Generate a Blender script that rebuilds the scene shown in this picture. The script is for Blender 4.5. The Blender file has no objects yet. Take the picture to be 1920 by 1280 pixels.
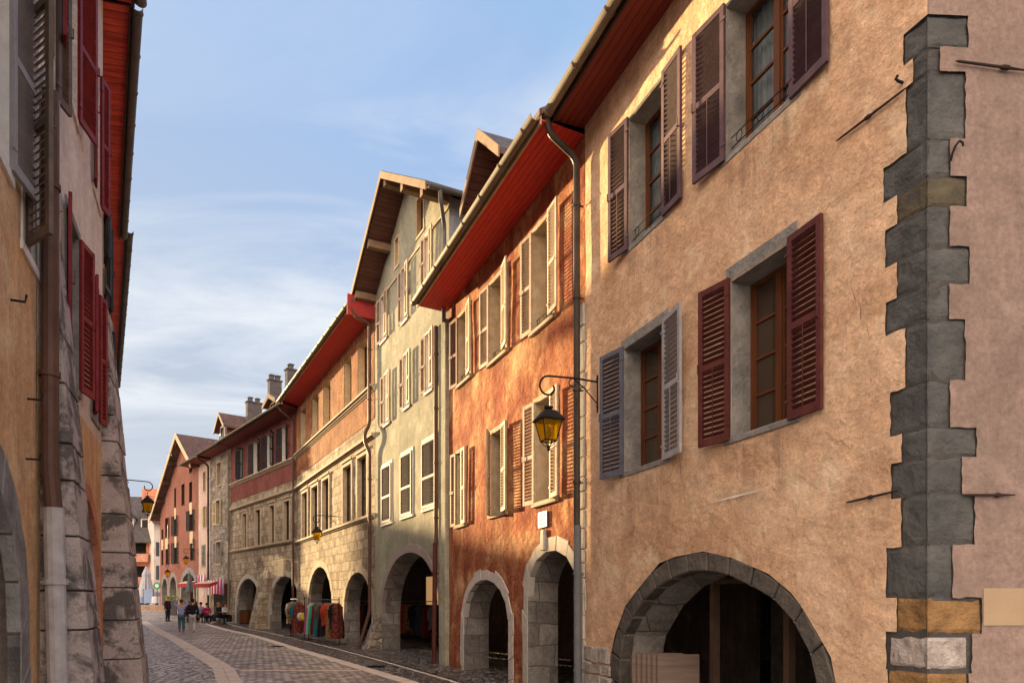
import bpy, math, random
from math import radians as R, sin, cos, pi, sqrt, atan2
from mathutils import Vector, Matrix, noise
from mathutils.geometry import delaunay_2d_cdt
random.seed(7)
SC = bpy.context.scene
COL = SC.collection
F, HZ, CX, EYE = 1280.0, 1122.0, 960.0, 1.75

# ------------------------------------------------------------------ materials
MATS = {}
def newmat(name):
    m = bpy.data.materials.new(name); m.use_nodes = True
    nt = m.node_tree
    for n in list(nt.nodes): nt.nodes.remove(n)
    out = nt.nodes.new('ShaderNodeOutputMaterial')
    b = nt.nodes.new('ShaderNodeBsdfPrincipled')
    nt.links.new(b.outputs[0], out.inputs[0])
    MATS[name] = m
    return m, nt, b, out
def N(nt, t, **kw):
    n = nt.nodes.new(t)
    for k, v in kw.items():
        if k in n.inputs.keys(): n.inputs[k].default_value = v
        else: setattr(n, k, v)
    return n
def ramp(nt, src, stops):
    r = nt.nodes.new('ShaderNodeValToRGB')
    el = r.color_ramp.elements
    while len(el) < len(stops): el.new(0.5)
    for e, (p, c) in zip(el, stops):
        e.position = p; e.color = (c[0], c[1], c[2], 1) if isinstance(c, (tuple, list)) else (c, c, c, 1)
    nt.links.new(src, r.inputs[0]); return r.outputs[0]
def mixc(nt, fac, a, b, mode='MIX'):
    m = nt.nodes.new('ShaderNodeMix'); m.data_type = 'RGBA'; m.blend_type = mode
    for i, v in ((0, fac), (6, a), (7, b)):
        if hasattr(v, 'links'): nt.links.new(v, m.inputs[i])
        elif i == 0: m.inputs[0].default_value = v
        else: m.inputs[i].default_value = (v[0], v[1], v[2], 1)
    return m.outputs[2]
def math_(nt, op, a, b=0.0):
    m = nt.nodes.new('ShaderNodeMath'); m.operation = op
    for i, v in ((0, a), (1, b)):
        if hasattr(v, 'links'): nt.links.new(v, m.inputs[i])
        else: m.inputs[i].default_value = v
    return m.outputs[0]
def coords(nt, sc=(1, 1, 1), rot=(0, 0, 0), kind='Object'):
    tc = nt.nodes.new('ShaderNodeTexCoord')
    mp = nt.nodes.new('ShaderNodeMapping')
    mp.inputs['Scale'].default_value = sc; mp.inputs['Rotation'].default_value = rot
    nt.links.new(tc.outputs[kind], mp.inputs[0]); return mp.outputs[0]
def noise_(nt, vec, scale, detail=5, rough=.6, dist=0.0):
    n = N(nt, 'ShaderNodeTexNoise', Scale=scale, Detail=detail, Roughness=rough, Distortion=dist)
    nt.links.new(vec, n.inputs['Vector']); return n.outputs[0]
def bump(nt, b, h, strength, dist=.02, prev=None):
    n = N(nt, 'ShaderNodeBump', Strength=strength, Distance=dist)
    nt.links.new(h, n.inputs['Height'])
    if prev is not None: nt.links.new(prev, n.inputs['Normal'])
    nt.links.new(n.outputs[0], b.inputs['Normal']); return n.outputs[0]

def mat(name, col, col2=None, scale=3.0, rough=.8, bmp=0.0, bscale=40.0, stretch=(1, 1, 1), spec=.10, metal=0.0, dist=.01, sheen=0):
    m, nt, b, out = newmat(name)
    col2 = col2 or tuple(c * .7 for c in col)
    v = coords(nt, stretch)
    n1 = noise_(nt, v, scale, 6, .65)
    c = ramp(nt, n1, [(.3, col2), (.68, col)])
    nt.links.new(c, b.inputs['Base Color'])
    b.inputs['Roughness'].default_value = rough
    b.inputs['Specular IOR Level'].default_value = spec
    b.inputs['Metallic'].default_value = metal
    if bmp: bump(nt, b, noise_(nt, v, bscale, 5, .6), bmp, dist)
    return m

def plaster(name, cols, big=.45, streak=.5, bmp=.5, grit=60, trowel=7.0, lo=.72):
    """lime plaster: cloudy colour, vertical washes, trowel dents and sand grit"""
    m, nt, b, out = newmat(name)
    v = coords(nt)
    n1 = noise_(nt, v, big, 7, .62, .4)
    c = ramp(nt, n1, [(.33, cols[0]), (.5, cols[1]), (.66, cols[2])])
    vs = coords(nt, (2.6, 2.6, .35))
    s1 = noise_(nt, vs, 1.7, 8, .72, .6)
    sk = ramp(nt, s1, [(.35, 1 - streak), (.62, 1.0)])
    c = mixc(nt, 1.0, c, sk, 'MULTIPLY')
    va = coords(nt, (1, 1, 1.25), (0, R(25), 0))
    f1 = noise_(nt, va, trowel * 1.3, 8, .72, .3)
    fk = ramp(nt, f1, [(.3, lo), (.7, 1.12)])
    c = mixc(nt, .85, c, fk, 'MULTIPLY')
    c = mixc(nt, .8, c, ramp(nt, noise_(nt, v, 26, 6, .75), [(.32, .70), (.62, 1.12)]), 'MULTIPLY')
    wp = ramp(nt, noise_(nt, v, 1.25, 9, .68, .5), [(.55, 0.0), (.64, 1.0)])
    c = mixc(nt, math_(nt, 'MULTIPLY', wp, .28), c, tuple(min(.85, x * 1.25 + .05) for x in cols[2]))
    dp = ramp(nt, noise_(nt, coords(nt, (1, 1, .7), (0, R(8), 0)), .95, 9, .7, .7), [(.36, 1.0), (.46, 0.0)])
    c = mixc(nt, math_(nt, 'MULTIPLY', dp, .30), c, tuple(x * .5 for x in cols[0]))
    nt.links.new(c, b.inputs['Base Color'])
    b.inputs['Roughness'].default_value = .95
    b.inputs['Specular IOR Level'].default_value = .06
    t = noise_(nt, va, trowel * .7, 6, .6, .15)
    p = bump(nt, b, t, bmp * .85, .07)
    p = bump(nt, b, noise_(nt, va, trowel * 2.6, 5, .58, .3), bmp * .45, .025, p)
    bump(nt, b, noise_(nt, v, grit, 4, .7), bmp * .75, .01, p)
    return m

def ashlar(name, cols, mortar, bw=.62, bh=.34, bmp=.8, msize=.02, dirt=.5, off=.0, lowdark=None):
    """coursed stone blocks in house coordinates (x + y along the wall, z up)"""
    m, nt, b, out = newmat(name)
    tc = nt.nodes.new('ShaderNodeTexCoord')
    sep = nt.nodes.new('ShaderNodeSeparateXYZ'); nt.links.new(tc.outputs['Object'], sep.inputs[0])
    n0 = noise_(nt, tc.outputs['Object'], 1.3, 3, .5)
    nz = math_(nt, 'MULTIPLY', math_(nt, 'SUBTRACT', n0, .5), .16)
    x = math_(nt, 'ADD', math_(nt, 'ADD', sep.outputs[0], sep.outputs[1]), nz)
    z = math_(nt, 'ADD', math_(nt, 'ADD', sep.outputs[2], nz), off)
    cmb = nt.nodes.new('ShaderNodeCombineXYZ'); nt.links.new(x, cmb.inputs[0]); nt.links.new(z, cmb.inputs[1])
    br = N(nt, 'ShaderNodeTexBrick', Scale=1.0); br.offset = .43; br.squash = .72; br.squash_frequency = 3
    br.inputs['Brick Width'].default_value = bw; br.inputs['Row Height'].default_value = bh
    br.inputs['Mortar Size'].default_value = msize; br.inputs['Mortar Smooth'].default_value = .35
    br.inputs['Bias'].default_value = -.1
    nt.links.new(cmb.outputs[0], br.inputs['Vector'])
    br.inputs['Color1'].default_value = (.0, .0, .0, 1); br.inputs['Color2'].default_value = (1, 1, 1, 1)
    br.inputs['Mortar'].default_value = (.5, .5, .5, 1)
    tone = ramp(nt, br.outputs['Color'], [(0, cols[0]), (.5, cols[1]), (1, cols[2])])
    v = tc.outputs['Object']
    dn = ramp(nt, noise_(nt, v, 2.2, 8, .72, .5), [(.34, 1 - dirt), (.6, 1.08)])
    c = mixc(nt, 1.0, tone, dn, 'MULTIPLY')
    fn = ramp(nt, noise_(nt, v, 16, 6, .7), [(.32, .68), (.6, 1.08)])
    c = mixc(nt, .8, c, fn, 'MULTIPLY')
    c = mixc(nt, br.outputs['Fac'], c, mortar)
    nt.links.new(c, b.inputs['Base Color'])
    b.inputs['Roughness'].default_value = .95; b.inputs['Specular IOR Level'].default_value = .08
    h = math_(nt, 'SUBTRACT', 1.0, br.outputs['Fac'])
    p = bump(nt, b, h, bmp, .03)
    p = bump(nt, b, noise_(nt, v, 9, 7, .7), bmp, .05, p)
    bump(nt, b, noise_(nt, v, 55, 4, .7), bmp * .6, .012, p)
    return m

def boards(name, col, col2, width=.11, axis=0, rough=.55, weather=.4):
    """painted tongue-and-groove boards, grooves across the chosen local axis"""
    m, nt, b, out = newmat(name)
    tc = nt.nodes.new('ShaderNodeTexCoord')
    sep = nt.nodes.new('ShaderNodeSeparateXYZ'); nt.links.new(tc.outputs['Object'], sep.inputs[0])
    u = math_(nt, 'DIVIDE', sep.outputs[axis], width)
    fr = math_(nt, 'FRACT', u)
    g = math_(nt, 'ABSOLUTE', math_(nt, 'SUBTRACT', fr, .5))
    groove = ramp(nt, g, [(.44, 1.0), (.485, 0.0)])
    st = [1.2, 1.2, 1.2]; st[axis] = 8
    wn = N(nt, 'ShaderNodeTexWhiteNoise', noise_dimensions='1D'); nt.links.new(math_(nt, 'FLOOR', u), wn.inputs['W'])
    v = coords(nt, tuple(st))
    f = ramp(nt, noise_(nt, v, 2.5, 6, .7), [(.32, 0.0), (.7, 1.0)])
    c = mixc(nt, f, col2, col)
    c = mixc(nt, weather, c, ramp(nt, wn.outputs[0], [(0, .6), (1, 1.15)]), 'MULTIPLY')
    c = mixc(nt, groove, tuple(x * .18 for x in col), c)
    nt.links.new(c, b.inputs['Base Color'])
    b.inputs['Roughness'].default_value = rough; b.inputs['Specular IOR Level'].default_value = .15
    bump(nt, b, groove, .6, .012)
    return m

def tiles(name, col, col2):
    m, nt, b, out = newmat(name)
    v = coords(nt)
    br = N(nt, 'ShaderNodeTexBrick', Scale=1.0)
    br.inputs['Brick Width'].default_value = .2; br.inputs['Row Height'].default_value = .16; br.inputs['Mortar Size'].default_value = .012
    nt.links.new(v, br.inputs['Vector'])
    br.inputs['Color1'].default_value = (*col, 1); br.inputs['Color2'].default_value = (*col2, 1); br.inputs['Mortar'].default_value = (.02, .015, .012, 1)
    c = mixc(nt, .8, br.outputs['Color'], ramp(nt, noise_(nt, v, 2, 6, .7), [(.3, .55), (.7, 1.15)]), 'MULTIPLY')
    nt.links.new(c, b.inputs['Base Color']); b.inputs['Roughness'].default_value = .8
    bump(nt, b, br.outputs['Fac'], .8, .02)
    return m

def glass(name, tint=(.03, .035, .04), rough=.04, clear=.0):
    m, nt, b, out = newmat(name)
    b.inputs['Base Color'].default_value = (*tint, 1); b.inputs['Roughness'].default_value = rough
    b.inputs['Specular IOR Level'].default_value = .6
    v = coords(nt)
    bump(nt, b, noise_(nt, v, 3.5, 2, .5), .12, .01)
    if clear:
        tr = nt.nodes.new('ShaderNodeBsdfTransparent'); mx = nt.nodes.new('ShaderNodeMixShader'); mx.inputs[0].default_value = clear
        nt.links.new(b.outputs[0], mx.inputs[1]); nt.links.new(tr.outputs[0], mx.inputs[2]); nt.links.new(mx.outputs[0], out.inputs[0])
    return m

# ------------------------------------------------------------------ mesh builder
class MB:
    def __init__(s): s.v = []; s.f = []
    def add(s, vs, fs):
        k = len(s.v); s.v += [tuple(p) for p in vs]; s.f += [tuple(i + k for i in f) for f in fs]; return s
    def box(s, x0, x1, y0, y1, z0, z1, M=None, j=0.0):
        vs = [(x, y, z) for x in (x0, x1) for y in (y0, y1) for z in (z0, z1)]
        if j: vs = [tuple(c + random.uniform(-j, j) for c in p) for p in vs]
        if M is not None: vs = [M @ Vector(p) for p in vs]
        return s.add(vs, [(0, 1, 3, 2), (4, 6, 7, 5), (0, 4, 5, 1), (2, 3, 7, 6), (0, 2, 6, 4), (1, 5, 7, 3)])
    def prism(s, poly, y0, y1, axis='y', M=None):
        """poly in (x,z) extruded along y (axis y) or in (x,y) along z"""
        n = len(poly)
        if axis == 'y': a = [(p[0], y0, p[1]) for p in poly]; c = [(p[0], y1, p[1]) for p in poly]
        elif axis == 'x': a = [(y0, p[0], p[1]) for p in poly]; c = [(y1, p[0], p[1]) for p in poly]
        else: a = [(p[0], p[1], y0) for p in poly]; c = [(p[0], p[1], y1) for p in poly]
        vs = a + c
        if M is not None: vs = [M @ Vector(p) for p in vs]
        fs = [tuple(range(n)), tuple(range(2 * n - 1, n - 1, -1))]
        fs += [(i, i + n, (i + 1) % n + n, (i + 1) % n) for i in range(n)]
        return s.add(vs, fs)
    def tube(s, path, r, seg=8, cap=True, closed=False):
        P = [Vector(p) for p in path]; n = len(P)
        rr = r if isinstance(r, (list, tuple)) else [r] * n
        rings = []; prev = None
        for i in range(n):
            a = P[i - 1] if i else P[0]; c = P[i + 1] if i < n - 1 else P[-1]
            t = (c - a); t = t.normalized() if t.length > 1e-9 else Vector((0, 0, 1))
            if prev is None:
                up = Vector((0, 0, 1)) if abs(t.z) < .9 else Vector((1, 0, 0))
                u = t.cross(up).normalized()
            else:
                u = prev - t * prev.dot(t)
                u = u.normalized() if u.length > 1e-6 else t.orthogonal().normalized()
            prev = u; w = t.cross(u)
            rings.append([P[i] + (u * cos(2 * pi * k / seg) + w * sin(2 * pi * k / seg)) * rr[i] for k in range(seg)])
        vs = [p for rg in rings for p in rg]; fs = []
        for i in range(n - 1):
            for k in range(seg):
                fs.append((i * seg + k, i * seg + (k + 1) % seg, (i + 1) * seg + (k + 1) % seg, (i + 1) * seg + k))
        if cap: fs += [tuple(range(seg - 1, -1, -1)), tuple(range((n - 1) * seg, n * seg))]
        return s.add(vs, fs)
    def lathe(s, prof, seg=16, c=(0, 0, 0), rot=0.0, sx=1, sy=1):
        vs = []; fs = []; n = len(prof)
        for (r, z) in prof:
            for k in range(seg):
                a = rot + 2 * pi * k / seg
                vs.append((c[0] + r * cos(a) * sx, c[1] + r * sin(a) * sy, c[2] + z))
        for i in range(n - 1):
            for k in range(seg):
                fs.append((i * seg + k, i * seg + (k + 1) % seg, (i + 1) * seg + (k + 1) % seg, (i + 1) * seg + k))
        fs += [tuple(range(seg - 1, -1, -1)), tuple(range((n - 1) * seg, n * seg))]
        return s.add(vs, fs)
    def sweepx(s, prof, x0, x1, n=1, fz=None):
        """profile in (y,z) swept along local x; fz(x) lifts it"""
        m = len(prof); vs = []; fs = []
        for i in range(n + 1):
            x = x0 + (x1 - x0) * i / n; dz = fz(x) if fz else 0
            vs += [(x, p[0], p[1] + dz) for p in prof]
        for i in range(n):
            for k in range(m):
                fs.append((i * m + k, i * m + (k + 1) % m, (i + 1) * m + (k + 1) % m, (i + 1) * m + k))
        fs += [tuple(range(m - 1, -1, -1)), tuple(range(n * m, n * m + m))]
        return s.add(vs, fs)
    def build(s, name, m, parent=None, smooth=False, bevel=0.0, loc=None, rot=None):
        me = bpy.data.meshes.new(name); me.from_pydata(s.v, [], s.f); me.update()
        if m is not None: me.materials.append(MATS[m] if isinstance(m, str) else m)
        if smooth:
            for p in me.polygons: p.use_smooth = True
        o = bpy.data.objects.new(name, me); COL.objects.link(o)
        if parent is not None: o.parent = parent
        if loc is not None: o.location = loc
        if rot is not None: o.rotation_euler = rot
        if bevel:
            bv = o.modifiers.new('bevel', 'BEVEL'); bv.width = bevel; bv.segments = 1; bv.limit_method = 'ANGLE'
        return o
def tag(o, label, cat, group=None):
    o['label'] = label; o['category'] = cat
    if group: o['group'] = group
    return o
def empty(name, loc, rz=0.0, label=None, cat=None, group=None):
    o = bpy.data.objects.new(name, None); COL.objects.link(o); o.location = loc; o.rotation_euler = (0, 0, rz); o.empty_display_size = .3
    if label: tag(o, label, cat, group)
    return o
def inside(p, poly):
    x, y = p; c = False; n = len(poly); j = n - 1
    for i in range(n):
        xi, yi = poly[i]; xj, yj = poly[j]
        if (yi > y) != (yj > y) and x < (xj - xi) * (y - yi) / (yj - yi) + xi: c = not c
        j = i
    return c
def sheet(outline, holes, g=.4, amp=.0, y=0.0, seed=0.0, gmul=.35):
    """wall face in the local xz plane with openings cut out and a little waviness"""
    pts = []; edges = []
    def loop(L):
        out = []
        for i in range(len(L)):
            a = L[i]; b_ = L[(i + 1) % len(L)]
            d = sqrt((a[0] - b_[0]) ** 2 + (a[1] - b_[1]) ** 2); k = max(1, int(d / g))
            for q in range(k): out.append((a[0] + (b_[0] - a[0]) * q / k, a[1] + (b_[1] - a[1]) * q / k))
        k0 = len(pts); pts.extend(Vector(p) for p in out)
        edges.extend((k0 + i, k0 + (i + 1) % len(out)) for i in range(len(out)))
    loop(outline)
    for h in holes: loop(h)
    xs = [p[0] for p in outline]; zs = [p[1] for p in outline]
    nx = int((max(xs) - min(xs)) / g); nz = int((max(zs) - min(zs)) / g)
    for i in range(1, nx + 1):
        for k in range(1, nz + 1):
            p = (min(xs) + g * (i - .5 + .2 * ((k % 2) - .5)), min(zs) + g * (k - .5))
            if inside(p, outline) and not any(inside(p, h) for h in holes): pts.append(Vector(p))
    r = delaunay_2d_cdt(pts, edges, [], 0, 1e-5)
    V, _, T = r[0], r[1], r[2]
    fs = []
    for t in T:
        c = (sum(V[i][0] for i in t) / 3, sum(V[i][1] for i in t) / 3)
        if inside(c, outline) and not any(inside(c, h) for h in holes):
            a, b_, d = [V[i] for i in t]
            if (b_ - a).cross(d - a) < 0: t = t[::-1]
            fs.append(tuple(t))
    vs = []
    for p in V:
        dy = amp * (noise.noise(Vector((p[0] * gmul, p[1] * gmul, seed))) + .4 * noise.noise(Vector((p[0] * 1.3, p[1] * 1.3, seed + 5)))) if amp else 0
        vs.append((p[0], y + dy, p[1]))
    mb = MB(); mb.add(vs, fs); return mb
def resample(L, n):
    d = [0.0]
    for i in range(1, len(L)): d.append(d[-1] + sqrt((L[i][0] - L[i - 1][0]) ** 2 + (L[i][1] - L[i - 1][1]) ** 2))
    out = []; k = 0
    for i in range(n + 1):
        t = d[-1] * i / n
        while k < len(d) - 2 and d[k + 1] < t: k += 1
        f = (t - d[k]) / max(1e-9, d[k + 1] - d[k])
        out.append((L[k][0] + (L[k + 1][0] - L[k][0]) * f, L[k][1] + (L[k + 1][1] - L[k][1]) * f))
    return out

# ------------------------------------------------------------------ ground height
def gz(Y):
    P = [(-500, 0), (36, 0), (40, .05), (46, .3), (52, .7), (56, .95), (900, .95)]
    for (a, za), (b_, zb) in zip(P, P[1:]):
        if Y <= b_: return za + (zb - za) * max(0, (Y - a)) / (b_ - a)
    return .95
def gp(x, y):
    """photo pixel on the street surface -> world"""
    z = 0.0; Y = 30
    for _ in range(30):
        Y = F * (EYE - z) / (y - HZ); z = .5 * z + .5 * gz(Y)
    return Vector(((x - CX) / F * Y, Y, 0))

# ------------------------------------------------------------------ houses
class House:
    def __init__(s, name, label, cat, pl, pr, group=None):
        s.pl = Vector((pl[0], pl[1])); s.pr = Vector((pr[0], pr[1]))
        d = s.pr - s.pl; s.L = d.length; s.d = d.normalized(); s.n = Vector((s.d.y, -s.d.x))   # n points to the street
        s.root = empty(name, (pl[0], pl[1], 0), atan2(s.d.y, s.d.x), label, cat, group)
        s.holes = []
    def uv(s, x, y, o=0.0):
        r = (x - CX) / F
        p = s.pl + s.n * o
        # p.x + d.x t = r (p.y + d.y t)
        t = (r * p.y - p.x) / (s.d.x - r * s.d.y)
        Y = p.y + s.d.y * t
        return t, EYE + (HZ - y) / F * Y
    def op(s, xl, xr, yt, yb):
        a, zt = s.uv(xl, yt); _, zb = s.uv(xl, yb); b_, _ = s.uv(xr, yt)
        return a, b_, zb, zt
    def world(s, x, y, z):
        p = s.pl + s.d * x - s.n * y
        return Vector((p.x, p.y, z))

def shutter_mesh(w, h, midfrac=.5, pitch=.062, t=.036, st=.062, rod=False):
    """louvred shutter: x 0..w from the hinge, z 0..h, front -y"""
    f = MB()
    f.box(0, st, -t / 2, t / 2, 0, h); f.box(w - st, w, -t / 2, t / 2, 0, h)
    zm = h * midfrac
    for (a, b_) in ((0, st * 1.35), (zm - st * .55, zm + st * .55), (h - st * 1.1, h)):
        f.box(st - .001, w - st + .001, -t / 2 + .002, t / 2 - .002, a, b_)
    for (a, b_) in ((st * 1.35, zm - st * .55), (zm + st * .55, h - st * 1.1)):
        k = max(2, int((b_ - a) / pitch)); p = (b_ - a) / k
        for i in range(k):
            z = a + p * (i + .5)
            M = Matrix.Translation((0, 0, z)) @ Matrix.Rotation(R(-42), 4, 'X')
            f.box(st - .004, w - st + .004, -t * .62, t * .62, -.0045, .0045, M)
        if rod and b_ < zm + .1: f.box(w * .5 - .006, w * .5 + .006, -t * .75, -t * .6, a, b_)
    # hinge straps and a catch
    for z in (h * .1, h * .9): f.box(-.03, .05, -t / 2 - .006, -t / 2 + .001, z - .015, z + .015)
    f.box(w - .03, w - .015, -t / 2 - .03, -t / 2, zm - .06, zm - .045); f.box(w - .03, w - .015, -t / 2 - .03, -t / 2 - .02, zm - .06, zm + .05)
    return f
SHM = {}
def shutter(H, side, a, b_, z0, z1, m, ang=8, label=None, w=None, mid=.48, rod=False, o=.03):
    """side L: hinged on the left edge of the opening and folded out to the left"""
    w = w or (b_ - a) / 2; h = z1 - z0
    key = (round(w, 2), round(h, 2), m, mid, rod)
    if key not in SHM:
        SHM[key] = shutter_mesh(w, h, mid, rod=rod, pitch=max(.05, h / 30)).build('shutter', m)
        ob = SHM[key]
    else:
        ob = SHM[key].copy(); COL.objects.link(ob)
    ob.parent = H.root
    if side == 'R':
        ob.location = (b_ - .005, -o, z0); ob.rotation_euler = (0, 0, -R(ang)); ob.scale = (1, 1, 1)
    else:
        ob.location = (a + .005, -o, z0); ob.rotation_euler = (0, 0, R(ang)); ob.scale = (-1, 1, 1)
    if label: ob['label'] = label
    elif 'label' in ob: del ob['label']
    return ob

def window(H, a, b_, z0, z1, depth=.24, sur='stone_pale', w=.09, proud=.022, frame='wood_brown', leaves=2, rows=4, sill=.0, curtain=None, gl='glass_dark', fw=.05, jit=.0, sillm=None, lint=None):
    root = MB()
    y0 = depth
    # casement frame
    root.box(a, a + fw, y0, y0 + .06, z0, z1); root.box(b_ - fw, b_, y0, y0 + .06, z0, z1)
    root.box(a + fw, b_ - fw, y0, y0 + .06, z1 - fw, z1); root.box(a + fw, b_ - fw, y0, y0 + .06, z0, z0 + fw * 1.2)
    iw = (b_ - a - 2 * fw) / leaves
    for i in range(1, leaves):
        x = a + fw + iw * i; root.box(x - .045, x + .045, y0 - .012, y0 + .055, z0 + fw * 1.2, z1 - fw)
    zz0, zz1 = z0 + fw * 1.2, z1 - fw
    for i in range(leaves):
        xa = a + fw + iw * i + (.045 if i else 0); xb = a + fw + iw * (i + 1) - (.045 if i < leaves - 1 else 0)
        root.box(xa, xa + .025, y0 + .008, y0 + .045, zz0, zz1); root.box(xb - .025, xb, y0 + .008, y0 + .045, zz0, zz1)
        for k in range(1, rows):
            z = zz0 + (zz1 - zz0) * k / rows; root.box(xa + .025, xb - .025, y0 + .01, y0 + .042, z - .014, z + .014)
    wo = root.build('window', frame, H.root)
    MB().add([(a + .01, y0 + .03, z0 + .01), (b_ - .01, y0 + .03, z0 + .01), (b_ - .01, y0 + .03, z1 - .01), (a + .01, y0 + .03, z1 - .01)], [(0, 1, 2, 3)]).build('glass', gl, wo)
    if curtain:
        c = MB(); n = 40; vs = []
        for i in range(n + 1):
            x = a + (b_ - a) * i / n; dy = .025 * sin(i * 1.7) + .015 * sin(i * .6)
            vs += [(x, y0 + .12 + dy, z0), (x, y0 + .12 + dy, z1)]
        c.add(vs, [(2 * i, 2 * i + 2, 2 * i + 3, 2 * i + 1) for i in range(n)]).build('curtain', curtain, wo, smooth=True)
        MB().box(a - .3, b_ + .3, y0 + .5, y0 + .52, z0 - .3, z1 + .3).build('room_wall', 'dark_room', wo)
    # stone jambs, lintel and sill
    s = MB(); yb = y0 + .05
    f = -proud
    s.box(a - w, a, f, yb, z0, z1, j=jit); s.box(b_, b_ + w, f, yb, z0, z1, j=jit)
    lw = lint or w
    s.box(a - w, b_ + w, f - .002, yb, z1, z1 + lw, j=jit)
    s.build('surround', sur, wo, bevel=.008 if jit else 0)
    q = MB(); q.box(a - w - .03, b_ + w + .03, f - sill - .01, yb, z0 - max(.07, w * .8), z0, j=jit)
    q.build('sill', sillm or sur, wo, bevel=.008 if jit else 0)
    H.holes.append([(a, z0), (b_, z0), (b_, z1), (a, z1)])
    return wo

def arch_poly(a, b_, zs, za, zb=-.35, n=20):
    """half-ellipse arch opening"""
    c = (a + b_) / 2; r = (b_ - a) / 2
    L = [(a, zb)]
    for i in range(n + 1):
        t = pi - pi * i / n
        L.append((c + r * cos(t), zs + (za - zs) * sin(t)))
    L.append((b_, zb)); return L
def offset_arch(a, b_, zs, za, w, zb=-.35, n=20):
    return arch_poly(a - w, b_ + w, zs, za + w, zb, n)
def voussoirs(inner, outer, n, y0, y1, gap=.012, jit=.02, rng=None):
    rng = rng or random
    I = resample(inner, n); O = resample(outer, n); mb = MB()
    ext = [rng.uniform(-jit, jit) for _ in range(n)]
    for i in range(n):
        k = 4
        ip = [(I[i][0] + (I[i + 1][0] - I[i][0]) * (q / k), I[i][1] + (I[i + 1][1] - I[i][1]) * (q / k)) for q in range(k + 1)]
        opn = [(O[i][0] + (O[i + 1][0] - O[i][0]) * (q / k), O[i][1] + (O[i + 1][1] - O[i][1]) * (q / k)) for q in range(k + 1)]
        e = ext[i]
        def push(p, q):
            d = Vector((q[0] - p[0], q[1] - p[1])); L = max(d.length, 1e-6); return (q[0] + d.x / L * e, q[1] + d.y / L * e)
        oo = [push(ip[q], opn[q]) for q in range(k + 1)]
        # shrink along the ring for the joint
        cx = sum(p[0] for p in ip + oo) / (2 * k + 2); cz = sum(p[1] for p in ip + oo) / (2 * k + 2)
        L = sqrt((I[i][0] - I[i + 1][0]) ** 2 + (I[i][1] - I[i + 1][1]) ** 2) or 1
        f = 1 - gap / max(L, .1)
        t = Vector((I[i + 1][0] - I[i][0], I[i + 1][1] - I[i][1])).normalized()
        def sh(p):
            dd = Vector((p[0] - cx, p[1] - cz)); al = dd.dot(t); dd = dd + t * (al * f - al); return (cx + dd.x, cz + dd.y)
        poly = [sh(p) for p in ip] + [sh(p) for p in reversed(oo)]
        dy = rng.uniform(-.006, .006)
        mb.prism(poly, y0 + dy, y1)
    return mb
def lining(poly, y0, y1):
    """soffit and jambs of a deep arch"""
    mb = MB(); n = len(poly); K = 4
    vs = []
    for k in range(K + 1):
        y = y0 + (y1 - y0) * k / K; vs += [(p[0], y, p[1]) for p in poly]
    fs = [(k * n + i, k * n + i + 1, (k + 1) * n + i + 1, (k + 1) * n + i) for k in range(K) for i in range(n - 1)]
    return mb.add(vs, fs)
def arch(H, a, b_, zs, za, w=.25, sur='stone_pale', lin='ashlar_pier', depth=.65, n=15, proud=.02, jit=.03):
    I = arch_poly(a, b_, zs, za); O = offset_arch(a, b_, zs, za, w)
    H.holes.append(I)
    voussoirs(I, O, n, -proud, .12, jit=jit).build('arch_surround', sur, H.root, bevel=.006)
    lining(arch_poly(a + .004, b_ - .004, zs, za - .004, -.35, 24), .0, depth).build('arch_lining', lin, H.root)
def gutter(H, x0, x1, o, z, r=.085, m='zinc', fz=None, rings=1.0):
    g = MB(); pr = []
    for i in range(11): t = pi + pi * i / 10; pr.append((-o + r * cos(t), z + r * sin(t)))
    for i in range(11): t = 2 * pi - pi * i / 10; pr.append((-o + (r - .012) * cos(t), z + (r - .012) * sin(t)))
    n = 1 if fz is None else 14
    g.sweepx(pr, x0, x1, n, fz)
    k = int((x1 - x0) / rings); ring = []
    for i in range(11): t = pi + pi * i / 10; ring.append((-o + (r + .012) * cos(t), z + (r + .012) * sin(t)))
    for i in range(11): t = 2 * pi - pi * i / 10; ring.append((-o + (r + .002) * cos(t), z + (r + .002) * sin(t)))
    for i in range(k + 1):
        x = x0 + .1 + i * rings
        if x < x1 - .1: g.sweepx(ring, x, x + .035, 1, (lambda q, x=x: fz(x)) if fz else None)
    return g.build('gutter', m, H.root, smooth=False)
def pipe(H, path, r=.05, m='iron_pipe', name='downspout', collars=True):
    g = MB(); P = [Vector(p) for p in path]
    # round the corners
    Q = [P[0]]
    for i in range(1, len(P) - 1):
        a, c, e = P[i - 1], P[i], P[i + 1]
        k = min(.14, (c - a).length * .4, (e - c).length * .4)
        p0 = c + (a - c).normalized() * k; p1 = c + (e - c).normalized() * k
        for t in (0, .25, .5, .75, 1): Q.append(p0.lerp(c, t).lerp(c.lerp(p1, t), t))
    Q.append(P[-1])
    g.tube(Q, r, 12)
    if collars:
        for a, c in zip(P, P[1:]):
            L = (c - a).length
            if L > 1.2:
                k = int(L / 1.9) + 1
                for i in range(k):
                    q = a.lerp(c, (i + .5) / k); d = (c - a).normalized()
                    g.tube([q - d * .025, q + d * .025], r * 1.22, 12)
                    if abs(d.z) > .8: g.box(q.x - .01, q.x + .01, q.y, q.y + .12, q.z - .012, q.z + .012)
    return g.build(name, m, H.root, smooth=False)
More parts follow.
